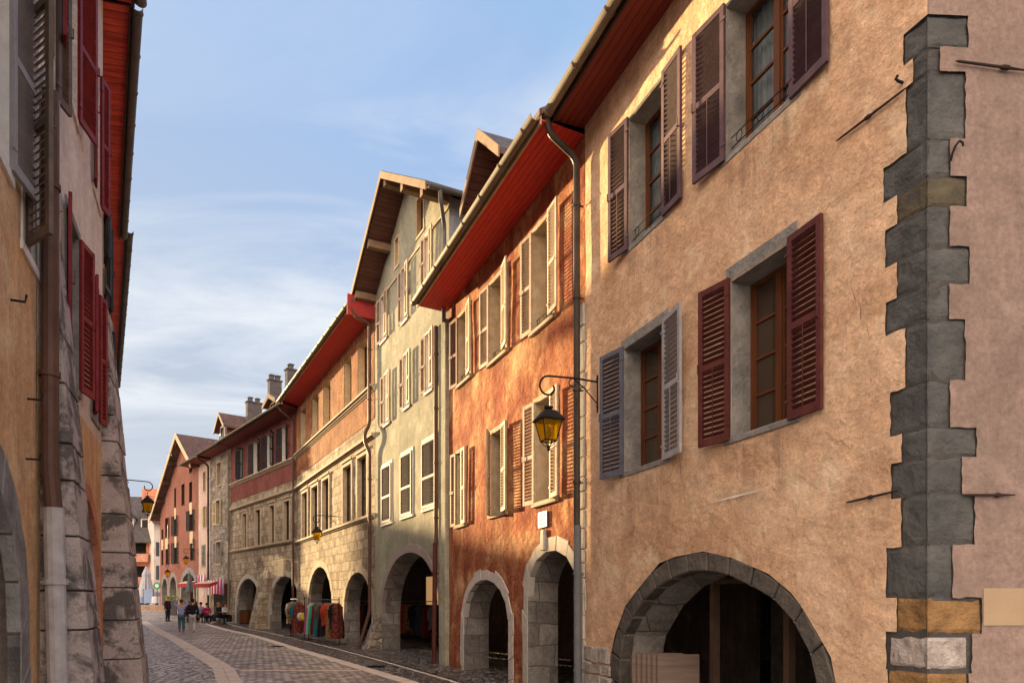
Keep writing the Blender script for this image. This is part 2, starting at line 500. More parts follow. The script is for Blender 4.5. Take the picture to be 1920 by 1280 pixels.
def eave(H, zw, zf, ov, soff, x0=0.0, x1=None, gm='zinc', fz=None, fascia='fascia_tan', rings=1.0, gr=.085, box_end=None):
    x1 = H.L if x1 is None else x1
    s = MB(); n = 1 if fz is None else 14
    s.sweepx([(.1, zw), (-ov, zf), (-ov, zf + .03), (.1, zw + .03)], x0, x1, n, fz)
    s.build('soffit', soff, H.root)
    f = MB(); f.sweepx([(-ov - .03, zf - .06), (-ov, zf - .06), (-ov, zf + .16), (-ov - .03, zf + .16)], x0, x1, n, fz)
    f.build('fascia', fascia, H.root)
    gutter(H, x0, x1, ov + .03 + gr, zf + .06, gr, gm, fz, rings)
def roof(H, zf, ov, slope=32, ridge=4.6, x0=None, x1=None, m='tile_roof', back=9.2, gable='party_plaster', fz=None, gx1=None):
    x0 = 0 if x0 is None else x0; x1 = H.L if x1 is None else x1
    ze = zf + .17; zr = ze + (ridge + ov) * math.tan(R(slope))
    zb = zr - (back - ridge) * math.tan(R(slope))
    s = MB(); n = 1 if fz is None else 14
    s.sweepx([(-ov - .05, ze), (ridge, zr), (back, zb), (back, zb - .12), (ridge, zr - .12), (-ov - .05, ze - .1)][::-1], x0, x1, n, fz)
    r = s.build('roof', m, H.root)
    g = MB()
    for x in (x0 + .05, (gx1 or x1) - .05):
        g.add([(x, 4.3, -.2), (x, back - .3, -.2), (x, back - .3, zb - .1), (x, ridge, zr - .13), (x, .05, ze - .02), (x, .05, 3.9), (x, 4.3, 3.9)], [(0, 1, 2, 6), (6, 2, 3, 4, 5)])
    xq_ = (gx1 or x1) - .05
    g.add([(x0 + .05, back - .3, -.2), (xq_, back - .3, -.2), (xq_, back - .3, zb), (x0 + .05, back - .3, zb)], [(0, 1, 2, 3)])
    g.build('party_wall', gable, H.root)
    return r
def chimney(H, roofo, x, y, z0, z1, w=.55, d=.8, m='chimney_grey', pots=2):
    w *= .75; d *= .8; c = MB(); c.box(x - w / 2, x + w / 2, y - d / 2, y + d / 2, z0, z1); c.box(x - w / 2 - .06, x + w / 2 + .06, y - d / 2 - .06, y + d / 2 + .06, z1, z1 + .09)
    for i in range(pots):
        yy = y + (i - (pots - 1) / 2) * d * .5
        for dx in (-.13, .1): c.box(x + dx, x + dx + .05, yy - .13, yy + .13, z1 + .09, z1 + .34)
        c.box(x - .18, x + .2, yy - .17, yy + .17, z1 + .34, z1 + .40)
    return c.build('chimney', m, roofo)
def wallmesh(H, outline, m, g=.4, amp=.012, seed=0.0):
    return sheet(outline, H.holes, g, amp, 0, seed).build('wall', m, H.root)
def arcade(H, zt, depth=3.6, m='arcade_wall', cm='arcade_ceiling', x0=0, x1=None):
    x1 = H.L if x1 is None else x1
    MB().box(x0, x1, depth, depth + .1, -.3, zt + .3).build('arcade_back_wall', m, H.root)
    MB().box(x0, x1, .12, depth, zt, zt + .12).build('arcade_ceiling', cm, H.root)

# ------------------------------------------------------------------ palette
plaster('plaster_tan', [(.57, .345, .205), (.73, .48, .305), (.82, .59, .40)], .7, .14, 1.0, 60, 3.6, .62)
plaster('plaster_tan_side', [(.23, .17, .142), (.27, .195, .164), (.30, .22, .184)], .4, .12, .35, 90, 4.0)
plaster('plaster_rust', [(.31, .075, .045), (.45, .165, .08), (.66, .38, .19)], 1.3, .38, .8, 50, 6.0, .52)
plaster('plaster_green', [(.27, .265, .20), (.36, .35, .26), (.45, .43, .325)], .5, .2, .35, 80, 5.0)
plaster('plaster_bluegrey', [(.36, .40, .42), (.42, .46, .48), (.46, .50, .52)], .6, .35, .3, 80, 4.0)
plaster('plaster_redbrown', [(.27, .10, .05), (.41, .17, .08), (.54, .27, .13)], .9, .5, .9, 40, 9.0, .5)
plaster('plaster_maroon', [(.19, .065, .055), (.24, .085, .07), (.29, .11, .09)], .7, .25, .4, 60, 5.0)
plaster('plaster_cream', [(.64, .54, .46), (.74, .63, .54), (.80, .70, .60)], .4, .18, .35, 70, 4.0)
plaster('plaster_orange', [(.64, .38, .19), (.76, .48, .26), (.82, .55, .32)], .5, .3, .5, 70, 5.0)
plaster('plaster_coral', [(.52, .20, .11), (.58, .25, .15), (.62, .29, .18)], .5, .2, .35, 70, 4.0)
plaster('plaster_pink', [(.50, .24, .17), (.56, .29, .21), (.60, .33, .25)], .4, .15, .3, 70, 4.0)
plaster('plaster_gable', [(.25, .11, .08), (.29, .13, .095), (.32, .15, .11)], .3, .12, .25, 70, 4.0)
plaster('plaster_palepink', [(.56, .42, .36), (.64, .49, .42), (.68, .54, .46)], .5, .25, .4, 60, 5.0)
plaster('party_plaster', [(.36, .31, .26), (.42, .37, .31), (.48, .42, .36)], .5, .3, .4, 60, 5.0)
plaster('trim_cream', [(.60, .46, .28), (.66, .52, .33), (.70, .56, .37)], .8, .15, .2, 80, 5.0)
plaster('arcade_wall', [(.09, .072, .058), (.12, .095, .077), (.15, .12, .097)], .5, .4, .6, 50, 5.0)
ashlar('stone_facade', [(.36, .28, .19), (.50, .405, .29), (.60, .51, .39)], (.17, .135, .10), .58, .36, 1.0, .015, .6)
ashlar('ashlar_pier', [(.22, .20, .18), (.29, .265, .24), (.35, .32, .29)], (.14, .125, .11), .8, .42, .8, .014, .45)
def rubble(name, cols, mortar, sc=3.2):
    m, nt, b, out = newmat(name); v = coords(nt, (1, 1, 1.5))
    nv = N(nt, 'ShaderNodeTexNoise', Scale=2.0, Detail=4); nt.links.new(v, nv.inputs['Vector'])
    vm = nt.nodes.new('ShaderNodeVectorMath'); vm.operation = 'MULTIPLY_ADD'; nt.links.new(nv.outputs['Color'], vm.inputs[0]); vm.inputs[1].default_value = (.3, .3, .3); nt.links.new(v, vm.inputs[2])
    vo = N(nt, 'ShaderNodeTexVoronoi', feature='DISTANCE_TO_EDGE', Scale=sc); nt.links.new(vm.outputs[0], vo.inputs['Vector'])
    vc = N(nt, 'ShaderNodeTexVoronoi', feature='F1', Scale=sc); nt.links.new(vm.outputs[0], vc.inputs['Vector'])
    sp = nt.nodes.new('ShaderNodeSeparateColor'); nt.links.new(vc.outputs['Color'], sp.inputs[0])
    c = ramp(nt, sp.outputs[0], [(0, cols[0]), (.5, cols[1]), (1, cols[2])])
    c = mixc(nt, ramp(nt, vo.outputs[0], [(.04, 0.0), (.13, 1.0)]), mortar, c)
    c = mixc(nt, 1.0, c, ramp(nt, noise_(nt, v, 1.1, 8, .7, .4), [(.36, .42), (.60, 1.12)]), 'MULTIPLY')
    nt.links.new(c, b.inputs['Base Color']); b.inputs['Roughness'].default_value = .92
    p = bump(nt, b, ramp(nt, vo.outputs[0], [(0, 0.0), (.25, 1.0)]), 1.0, .06); bump(nt, b, noise_(nt, v, 14, 7, .7), .9, .04, p)
rubble('rubble_stone', [(.20, .17, .135), (.33, .28, .22), (.46, .40, .32)], (.33, .28, .22))
def stained(name, pale, dark, sc=1.6):
    m, nt, b, out = newmat(name); v = coords(nt)
    base = ramp(nt, noise_(nt, v, 5, 7, .7), [(.3, tuple(c * .72 for c in pale)), (.7, pale)])
    st = ramp(nt, noise_(nt, v, sc, 8, .68, .5), [(.43, 1.0), (.53, 0.0)])
    pit = ramp(nt, noise_(nt, v, 22, 5, .7), [(.30, 1.0), (.40, 0.0)])
    c = mixc(nt, math_(nt, 'MULTIPLY', st, .85), base, dark); c = mixc(nt, math_(nt, 'MULTIPLY', pit, .8), c, tuple(x * .6 for x in dark))
    nt.links.new(c, b.inputs['Base Color']); b.inputs['Roughness'].default_value = .9; b.inputs['Specular IOR Level'].default_value = .2
    p = bump(nt, b, noise_(nt, v, 5, 8, .7), 1.0, .08); bump(nt, b, noise_(nt, v, 45, 5, .7), .8, .015, p)
stained('stone_buttress', (.58, .50, .465), (.085, .078, .074), 2.2)
stained('stone_wallbase', (.42, .37, .32), (.11, .095, .085))
mat('stone_pale', (.56, .52, .45), (.40, .36, .30), 5, .9, .6, 30, dist=.012)
mat('stone_white', (.62, .57, .50), (.44, .40, .36), 6, .9, .7, 25, dist=.015)
mat('stone_mauve', (.34, .28, .26), (.24, .20, .185), 6, .9, .5, 30, dist=.012)
mat('stone_ring', (.125, .112, .096), (.06, .055, .05), 2.6, .9, 1.0, 9, dist=.04)
mat('stone_dark', (.104, .104, .100), (.050, .052, .052), 2.6, .85, 1.0, 9, dist=.04)
mat('stone_olive', (.105, .09, .06), (.055, .048, .036), 3, .88, 1.0, 9, dist=.04)
mat('stone_jamb', (.29, .275, .255), (.14, .132, .125), 3.5, .9, .9, 14, dist=.03)
mat('stone_ochre', (.31, .18, .075), (.12, .07, .034), 5, .9, 1.0, 12, dist=.04)
mat('stone_chalk', (.46, .41, .37), (.22, .19, .17), 7, .9, 1.0, 14, dist=.04)
mat('stone_gold', (.52, .43, .31), (.34, .27, .18), 5, .9, .6, 22, dist=.015)
mat('mortar_dark', (.085, .08, .076), (.05, .047, .045), 6, .9, .8, 25, dist=.02)
mat('wood_brown', (.14, .052, .022), (.08, .028, .013), 4, .45, .2, 60, stretch=(1, 1, .15))
mat('wood_dark', (.06, .035, .022), (.035, .02, .014), 4, .6, .3, 60, stretch=(1, 1, .15))
mat('shop_wood', (.11, .07, .05), (.07, .043, .03), 4, .6, .3, 60)
mat('shop_oak', (.42, .25, .10), (.28, .16, .06), 4, .6, .3, 40)
mat('wood_pale', (.29, .205, .13), (.18, .12, .075), 3, .7, .4, 40, stretch=(.2, 1, 1))
mat('wood_board', (.22, .16, .128), (.10, .07, .055), 2.2, .55, .2, 50, stretch=(.25, 1, 3.5))
mat('wood_eave', (.10, .05, .04), (.06, .03, .025), 3, .7, .4, 40, stretch=(1, .2, 1))
mat('shutter_plum', (.115, .072, .082), (.075, .045, .052), 6, .6, .3, 50)
mat('shutter_slate', (.13, .135, .175), (.08, .08, .105), 6, .6, .3, 50)
mat('shutter_ash', (.36, .34, .345), (.25, .235, .24), 6, .6, .3, 50)
mat('shutter_wine', (.115, .036, .031), (.065, .018, .017), 6, .5, .3, 50)
mat('shutter_cream', (.54, .43, .32), (.31, .22, .155), 5, .7, .4, 50, stretch=(1, 1, .5))
mat('shutter_cream_shaded', (.26, .17, .13), (.17, .105, .08), 5, .65, .3, 50)  # darker copy of the cream shutters, shade put into the colour
mat('shutter_taupe', (.13, .105, .09), (.085, .068, .058), 5, .65, .3, 50)
mat('shutter_black', (.035, .045, .055), (.02, .026, .032), 5, .55, .3, 50)
mat('shutter_red', (.24, .028, .036), (.13, .014, .02), 5, .5, .2, 50)
mat('shutter_yellow', (.66, .55, .30), (.50, .40, .22), 5, .6, .2, 50)
mat('shutter_greygreen', (.20, .22, .20), (.14, .155, .14), 5, .6, .2, 50)
mat('shutter_umber', (.15, .115, .095), (.085, .062, .05), 5, .6, .3, 50)
boards('soffit_red', (.68, .06, .04), (.48, .035, .025), .10, 1)
boards('soffit_darkred', (.26, .05, .035), (.18, .033, .024), .11, 1)
boards('soffit_weathered', (.80, .15, .10), (.46, .05, .04), .16, 0, .6, .6)
boards('boards_red', (.40, .045, .045), (.28, .03, .03), .16, 0)
boards('boards_brown', (.16, .075, .055), (.10, .045, .035), .13, 0)
mat('fascia_tan', (.48, .38, .24), (.34, .25, .15), 3, .6, .2, 40)
mat('fascia_dark', (.09, .05, .04), (.05, .03, .025), 3, .6, .2, 40)
mat('zinc', (.24, .20, .14), (.15, .12, .085), 2.5, .62, .15, 30, metal=0)
mat('zinc_grey', (.16, .155, .16), (.10, .098, .10), 2.5, .6, .15, 30, metal=.1)
mat('copper_brown', (.13, .075, .055), (.08, .045, .035), 3, .5, .15, 30, metal=.15)
mat('iron_pipe', (.075, .06, .05), (.045, .036, .03), 4, .5, .2, 40, metal=.2)
mat('pipe_grey', (.16, .165, .175), (.11, .115, .12), 4, .5, .2, 40)
mat('pipe_white', (.46, .44, .43), (.30, .27, .26), 5, .6, .3, 40)
mat('pipe_maroon', (.12, .035, .03), (.08, .025, .022), 4, .5, .2, 40)
mat('iron_black', (.025, .024, .026), (.014, .013, .014), 8, .6, .3, 60, spec=.06)
mat('iron_rust', (.05, .032, .026), (.028, .02, .018), 8, .7, .5, 60)
mat('trim_white', (.74, .71, .66), (.60, .56, .50), 6, .8, .3, 40)
mat('chimney_grey', (.13, .112, .108), (.08, .07, .068), 3, .9, .5, 30)
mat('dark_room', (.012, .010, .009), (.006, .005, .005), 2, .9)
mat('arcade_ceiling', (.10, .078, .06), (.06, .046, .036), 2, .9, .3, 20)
mat('curtain_lace', (.42, .46, .48), (.24, .27, .29), 14, .9, .3, 80, stretch=(4, 1, .4))
mat('white_enamel', (.27, .29, .33), (.18, .20, .24), 6, .4, .1, 30)
mat('lichen', (.10, .10, .07), (.05, .05, .04), 7, .95, .8, 30)
tiles('tile_roof', (.15, .075, .055), (.09, .05, .042))
tiles('tile_slate', (.10, .085, .085), (.06, .05, .052))
glass('glass_dark', (.018, .017, .016), .05)
glass('glass_brown', (.05, .032, .02), .08)
glass('glass_sky', (.04, .06, .07), .03, .55)
def amber():
    m, nt, b, out = newmat('glass_amber')
    b.inputs['Base Color'].default_value = (.95, .55, .03, 1); b.inputs['Roughness'].default_value = .25
    tl = N(nt, 'ShaderNodeBsdfTranslucent'); tl.inputs[0].default_value = (1.0, .70, .06, 1)
    tr = N(nt, 'ShaderNodeBsdfTransparent'); tr.inputs[0].default_value = (1.0, .78, .10, 1)
    m1 = nt.nodes.new('ShaderNodeMixShader'); m1.inputs[0].default_value = .6
    nt.links.new(tl.outputs[0], m1.inputs[1]); nt.links.new(tr.outputs[0], m1.inputs[2])
    m2 = nt.nodes.new('ShaderNodeMixShader'); m2.inputs[0].default_value = .9
    nt.links.new(b.outputs[0], m2.inputs[1]); nt.links.new(m1.outputs[0], m2.inputs[2]); nt.links.new(m2.outputs[0], out.inputs[0])
amber()
def glow(name, col, s):
    m, nt, b, out = newmat(name)
    b.inputs['Base Color'].default_value = (*col, 1); b.inputs['Emission Color'].default_value = (*col, 1); b.inputs['Emission Strength'].default_value = s
glow('lamp_glow', (1.0, .55, .12), 3.0)
glow('shop_glow', (1.0, .55, .22), .10)

# ------------------------------------------------------------------ street furniture: wall lanterns
def lantern(H, px_, z, reach, label, size=1.0, cat='wall lamp', group='wrought iron wall lanterns', mount=True):
    p = H.world(px_, 0, z)
    root = empty('wall_lantern', p, H.root.rotation_euler[2], label, cat, group)
    s = size; L = reach / .93; root.scale = (.93, .93, .93)
    a = MB()
    # arm lies in the local yz plane, street side is -y
    path = [(0, 0, 0), (0, -L * .5, .015), (0, -(L - .02), 0)]
    c = (-(L + .0), -.185)
    for i in range(1, 26):
        t = i / 25; ang = pi / 2 + t * 1.62 * pi; r = .185 * (1 - .50 * t)
        path.append((0, c[0] - r * cos(ang) * -1, c[1] + r * sin(ang)))
    path = [(q[0], q[1], q[2]) for q in path]
    a.tube(path, .017 * s, 8)
    a.tube([(0, 0, -.38), (0, -L * .30, -.12), (0, -L * .5, .0)], .011, 8)
    sc = []
    for i in range(15):
        t = i / 14; ang = -pi / 2 + t * 1.5 * pi; r = .075 * (1 - .4 * t)
        sc.append((0, -L * .52 - r * cos(ang) * 1, -.075 + r * sin(ang) * -1))
    a.tube(sc, .010, 6)
    if mount:
        a.box(-.022, .022, -.012, .012, -.52, .12); 
        for zz in (-.42, .05): a.box(-.03, .03, -.018, .004, zz - .012, zz + .012)
    a.build('bracket', 'iron_black', root, smooth=False)
    cy = -L; zt = -.37
    b = MB()
    b.tube([(0, cy, zt), (0, cy, zt - .13)], .010, 6)
    b.lathe([(.03, zt - .13), (.075, zt - .14), (.075, zt - .165), (.045, zt - .185), (.06, zt - .20), (.085, zt - .215)], 12, (0, cy, 0))
    zr = zt - .21; q = pi / 4
    b.lathe([(.11 * 1.2, zr), (.235 * 1.2, zr - .135), (.245 * 1.2, zr - .14), (.245 * 1.2, zr - .165), (.20 * 1.2, zr - .17)], 4, (0, cy, 0), q)
    b.build('lantern_roof', 'iron_black', root)
    zb = zr - .165 - .33; ru, rl = .2 * 1.2, .118 * 1.2
    f = MB(); ct = []
    for k in range(4):
        an = q + k * pi / 2
        top = (ru * cos(an), cy + ru * sin(an), zr - .165); bot = (rl * cos(an), cy + rl * sin(an), zb)
        f.tube([top, bot], .011, 5); ct.append((top, bot))
    for k in range(4):
        f.tube([ct[k][1], ct[(k + 1) % 4][1]], .012, 5)
        f.tube([ct[k][1], (ct[k][1][0] * .5, cy + (ct[k][1][1] - cy) * .5, zb - .075), (0, cy, zb - .10)], .008, 5)
    f.lathe([(.012, zb - .17), (.028, zb - .145), (.022, zb - .12), (.034, zb - .10), (.03, zb - .085), (.012, zb - .07)], 10, (0, cy, 0))
    f.build('lantern_frame', 'iron_black', root)
    g = MB()
    for k in range(4):
        t0, b0 = ct[k]; t1, b1 = ct[(k + 1) % 4]
        g.add([t0, t1, b1, b0], [(0, 1, 2, 3)])
    g.build('lantern_glass', 'glass_amber', root)
    MB().lathe([(.015, zb + .25), (.035, zb + .2), (.05, zb + .12), (.035, zb + .05), (.012, zb + .0)], 10, (0, cy, 0)).build('bulb', 'wood_dark', root, smooth=True)
    return root

# ================================================================== RIGHT SIDE OF THE STREET
P = dict(corner=(3.348, 5.494), near=(1.20, 11.22), red=(-1.652, 17.92), green=(-4.84, 24.1), stone=(-11.33, 35.9),
         bay=(-18.4, 44.7), rubble=(-21.2, 48.0), slim=(-23.0, 50.1), gable=(-30.1, 58.4))
ARC = 'old town arcaded houses on the right side of the street'

# ---- 1 tan corner house ------------------------------------------------
H = House('corner_house', 'tan plastered corner house in front with dark grey corner stones and plum shutters', 'house', P['near'], P['corner'], ARC)
def near_win(xl, xr, yt, yb, **k):
    a, b_, z0, z1 = H.op(xl, xr, yt, yb); window(H, a, b_, z0, z1, sur='stone_jamb', w=.095, proud=.004, jit=.006, frame='wood_brown', depth=.27, **k); return a, b_, z0, z1
aUL = near_win(1180, 1246, 226, 463, curtain='curtain_lace', gl='glass_sky', lint=.05)
aUR = near_win(1362, 1486, 15, 296, curtain='curtain_lace', gl='glass_sky', lint=.05)
aLL = near_win(1171, 1247, 655, 884, gl='glass_brown', lint=.15)
aLR = near_win(1371, 1483, 528, 819, gl='glass_brown', lint=.17)
for (q, ml, mr, al, ar, ll, lr) in ((aUL, 'shutter_plum', 'shutter_plum', 8, 3, None, None), (aUR, 'shutter_plum', 'shutter_plum', 7, 3, None, None),
                    (aLL, 'shutter_slate', 'shutter_ash', 10, 9, 'slate blue louvred shutter', 'louvred shutter folded half open, sky sheen painted in pale grey'),  # right leaf greyed paler, sky reflection put into its colour
                    (aLR, 'shutter_wine', 'shutter_wine', 10, 3, 'wine red louvred shutter', 'wine red louvred shutter')):
    a, b_, z0, z1 = q
    shutter(H, 'L', a, b_, z0 - .04, z1 + .04, ml, al, ll, mid=.5, rod=True)
    shutter(H, 'R', a, b_, z0 - .04, z1 + .04, mr, ar, lr, mid=.5, rod=True)
# thin iron bars across the foot of the upper windows
for (a, b_, z0, z1) in (aUL, aUR):
    rl = MB()
    for dz in (.10, .22):
        rl.tube([(a + .02, .05, z0 + dz), ((a + b_) / 2, .03, z0 + dz - .01), (b_ - .02, .05, z0 + dz)], .006, 5)
    for k in range(3):
        x = a + (b_ - a) * (k + .5) / 3
        rl.tube([(x + .05 * cos(t * pi / 5), .04, z0 + .16 + .06 * sin(t * pi / 5)) for t in range(11)], .005, 5)
    rl.build('window_guard', 'iron_black', H.root)
# arch of the arcade: measured outline
inn = [(1163, 1215), (1167, 1193), (1197, 1135), (1234, 1097), (1284, 1072), (1319, 1068), (1371, 1079), (1433, 1112), (1468, 1136), (1508, 1199), (1532, 1263)]
outr = [(1146, 1225), (1153, 1190), (1173, 1135), (1197, 1103), (1237, 1055), (1267, 1043), (1319, 1033), (1372, 1045), (1441, 1075), (1482, 1109), (1500, 1132), (1532, 1185), (1558, 1231), (1567, 1278)]
I = [H.uv(*p) for p in inn]; O = [H.uv(*p) for p in outr]
I = [(I[0][0] - .03, -.3), (I[0][0] - .02, .7)] + I + [(I[-1][0] + .06, .3), (I[-1][0] + .08, -.3)]
O = [(O[0][0] - .12, -.3), (O[0][0] - .08, .62)] + O + [(O[-1][0] + .06, .3), (O[-1][0] + .1, -.3)]
H.holes.append(O)
voussoirs(I, O, 19, -.004, .2, gap=.02, jit=.006).build('arch_surround', 'stone_ring', H.root, bevel=.016)
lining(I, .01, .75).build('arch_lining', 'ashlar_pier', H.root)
# corner stones: (top y at the corner, left px, right px)
QR = [(27, 1695, 1815), (87, 1712, 1762), (132, 1699, 1810), (258, 1655, 1782), (328, 1681, 1813), (385, 1659, 1781), (460, 1681, 1818), (530, 1660, 1780), (597, 1697, 1810),
      (712, 1669, 1782), (800, 1691, 1831), (855, 1671, 1804), (925, 1690, 1827), (1020, 1661, 1786), (1120, 1681, 1840), (1187, 1661, 1822), (1262, 1664, 1815), (1330, 1690, 1790), (1400, 1660, 1820), (1480, 0, 0)]
YC = P['corner'][1]
qz = [EYE + (HZ - q[0]) / F * YC for q in QR]
left_step = []
for i in range(len(QR) - 1):
    s_ = H.uv(QR[i][1], HZ)[0]; left_step += [(s_, qz[i]), (s_, qz[i + 1])]
zt_near = 9.5
rngq = random.Random(4)
def ragged(L):
    o = []
    for p, q in zip(L, L[1:]):
        o.append(p); d = sqrt((p[0] - q[0]) ** 2 + (p[1] - q[1]) ** 2); k = int(d / .055)
        for i in range(1, k): t = i / k; o.append((p[0] + (q[0] - p[0]) * t + rngq.uniform(-.008, .008), p[1] + (q[1] - p[1]) * t + rngq.uniform(-.008, .008)))
    return o + [L[-1]]
left_step = ragged(left_step)
out = [(0, -.35), (left_step[-1][0], -.35)] + [p for p in reversed(left_step)] + [(H.L, qz[0]), (H.L, zt_near), (0, zt_near)]
out = [p for i, p in enumerate(out) if i == 0 or (abs(p[0] - out[i - 1][0]) + abs(p[1] - out[i - 1][1])) > 1e-4]
wallmesh(H, out, 'plaster_tan', .3, .012, 1.0)
# side wall turning the corner
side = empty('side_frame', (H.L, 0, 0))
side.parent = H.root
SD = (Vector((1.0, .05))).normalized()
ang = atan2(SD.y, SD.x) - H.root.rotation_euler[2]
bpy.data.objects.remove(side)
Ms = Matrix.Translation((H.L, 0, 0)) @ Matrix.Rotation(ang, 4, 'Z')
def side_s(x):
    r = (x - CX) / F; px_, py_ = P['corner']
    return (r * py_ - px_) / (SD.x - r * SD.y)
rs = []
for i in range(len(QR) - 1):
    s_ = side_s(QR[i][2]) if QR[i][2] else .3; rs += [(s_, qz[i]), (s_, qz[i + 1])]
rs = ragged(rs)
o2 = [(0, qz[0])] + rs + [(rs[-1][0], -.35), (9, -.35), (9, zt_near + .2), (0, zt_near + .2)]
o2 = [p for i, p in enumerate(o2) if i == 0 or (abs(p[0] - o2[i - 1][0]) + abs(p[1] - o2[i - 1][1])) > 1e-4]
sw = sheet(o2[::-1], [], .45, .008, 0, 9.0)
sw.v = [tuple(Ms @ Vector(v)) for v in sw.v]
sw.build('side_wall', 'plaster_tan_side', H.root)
for i in range(len(QR) - 1):
    sl = H.L - H.uv(QR[i][1], HZ)[0]; sr = side_s(QR[i][2]) if QR[i][2] else .3
    z1, z0 = qz[i], qz[i + 1]; g = .006
    t = .012 + rngq.uniform(0, .006)
    # L-shaped stone, its two faces just behind the plaster skin
    A = lambda x, y: Vector((H.L + x, y, 0))
    B_ = lambda x, y: Ms @ Vector((x, y, 0))
    g = .034 if i == 15 else .004; K = 9; vs = []; fs = []; sd_ = rngq.uniform(0, 50)
    xs_ = [-sl + g + (sl - g) * q / 8 for q in range(8)]; ys_ = [(sr - g) * q / 7 for q in range(1, 8)]
    n = len(xs_) + 1 + len(ys_) + 3
    for k in range(K + 1):
        zz = z0 + g + (z1 - z0 - 2 * g) * k / K; e = .010 if k in (0, K) else 0
        row = []
        for x in xs_: row.append(A(x, t + e + .016 * noise.noise(Vector((x * 7, zz * 7, sd_)))))
        c_ = .010 + .006 * noise.noise(Vector((zz * 9, sd_, 1))) + e * .5
        row.append(Vector((H.L - c_, c_ * .6 + e * .3, 0)))
        for y in ys_: row.append(B_(y, t + e + .016 * noise.noise(Vector((y * 7 + 9, zz * 7, sd_)))))
        row += [B_(sr - g, .2), Vector((H.L - .1, .25, 0)), A(-sl + g, .2)]
        vs += [(p.x, p.y, zz) for p in row]
    fs = [tuple(range(n - 1, -1, -1)), tuple(range(K * n, K * n + n))] + [(k * n + m_, k * n + (m_ + 1) % n, (k + 1) * n + (m_ + 1) % n, (k + 1) * n + m_) for k in range(K) for m_ in range(n)]
    mb = MB()
    mb.add(vs, fs)
    mm = 'stone_olive' if i == 4 else 'stone_ochre' if i in (14, 16) else 'stone_chalk' if i in (15, 17) else 'stone_dark'
    ob = mb.build('corner_stone', mm, H.root, smooth=False)
    if mm == 'stone_ochre': ob['label'] = 'rough ochre corner stone'
    if mm == 'stone_chalk': ob['label'] = 'rough pale corner stone'
mort = MB(); mort.add([(H.L - .62, .024, -.3), (H.L - .01, .024, -.3), (H.L - .01, .024, qz[0] - .01), (H.L - .62, .024, qz[0] - .01)], [(0, 1, 2, 3)])
vv = [Ms @ Vector(p) for p in ((.01, .024, -.3), (.5, .024, -.3), (.5, .024, qz[0] - .01), (.01, .024, qz[0] - .01))]
mort.add(vv, [(0, 1, 2, 3)]); mort.build('mortar', 'mortar_dark', H.root)
# iron wall ties and hooks
def tie(p0, p1, r=.011):
    a, za = p0; b_, zb = p1; m = MB(); mid = .45
    q = lambda t: (a + (b_ - a) * t, -.025, za + (zb - za) * t)
    m.tube([q(0), q(.06), q(.42), q(.45), q(.5), q(.53), q(.95), q(1)], [r * .4, r * .8, r, r * 1.7, r * 1.7, r, r * .8, r * .4], 8)
    return m
tie(H.uv(1572, 266), H.uv(1704, 166)).build('wall_tie', 'iron_rust', H.root)
tie(H.uv(1590, 942), H.uv(1690, 919)).build('wall_tie', 'iron_rust', H.root)
for (xa, xb, ya, yb) in ((1787, 1925, 118, 131), (1801, 1898, 928, 927)):
    m = MB(); za = EYE + (HZ - ya) / F * YC; zb = EYE + (HZ - yb) / F * YC
    pa = side_s(xa); pb = side_s(xb)
    tt = lambda t: Ms @ Vector((pa + (pb - pa) * t, -.03, za + (zb - za) * t))
    m.tube([tt(0), tt(.05), tt(.6), tt(.64), tt(.70), tt(.74), tt(1)], [.004, .010, .011, .019, .019, .011, .005], 8)
    m.build('wall_tie', 'iron_rust', H.root)
m = MB(); zc = EYE + (HZ - 290) / F * YC; sx = side_s(1781)
m.tube([Ms @ Vector((sx + a_, b_, zc + c_)) for a_, b_, c_ in ((0, -.01, -.05), (0, -.03, .0), (.015, -.05, .05), (.045, -.05, .085), (.07, -.05, .07), (.075, -.05, .045))], .009, 7)
m.v += []; m.build('hook', 'iron_black', H.root)
zc = EYE + (HZ - 118) / F * YC
m = MB(); sx = H.uv(1693, HZ)[0]; m.tube([(sx, .02, zc), (sx, -.05, zc), (sx - .01, -.07, zc + .02), (sx, -.06, zc + .045)], .012, 7); m.build('hook', 'iron_black', H.root)
# scratch in the plaster and a lighter repaired patch on the side wall
pa, pb = H.uv(1330, 943), H.uv(1440, 915)
MB().add([(pa[0], -.016, pa[1]), ((pa[0] + pb[0]) / 2, -.02, (pa[1] + pb[1]) / 2 - .012), (pb[0], -.016, pb[1]), ((pa[0] + pb[0]) / 2, -.016, (pa[1] + pb[1]) / 2 + .012)], [(0, 1, 2, 3)]).build('scratch', 'trim_white', H.root)
za, zb = EYE + (HZ - 1102) / F * YC, EYE + (HZ - 1172) / F * YC
MB().add([Ms @ Vector(p) for p in ((side_s(1842), -.012, zb), (side_s(1842) + 1.4, -.012, zb), (side_s(1842) + 1.4, -.012, za), (side_s(1842), -.012, za))], [(0, 1, 2, 3)]).build('plaster_patch', mat('patch_beige', (.36, .265, .165), (.31, .23, .145), 3, .9, .3, 60) or 'patch_beige', H.root)
# eave, roof, arcade
eave(H, 9.5, 9.5, .56, 'soffit_darkred', -.05, H.L + .5, gm='zinc', rings=1.0, fascia='fascia_dark')
roof(H, 9.5, .56, 30, 4.4, -.0, H.L + .5, gx1=H.L - .2)
pipe(H, [(-.02, -.67, 9.46), (-.02, -.62, 9.25), (-.02, -.14, 8.95), (-.02, -.14, 2.9)], .055, 'iron_pipe')
pipe(H, [(.0, -.14, 2.95), (.02, -.14, -.2)], .062, 'pipe_grey')
arcade(H, 2.75, 3.8)
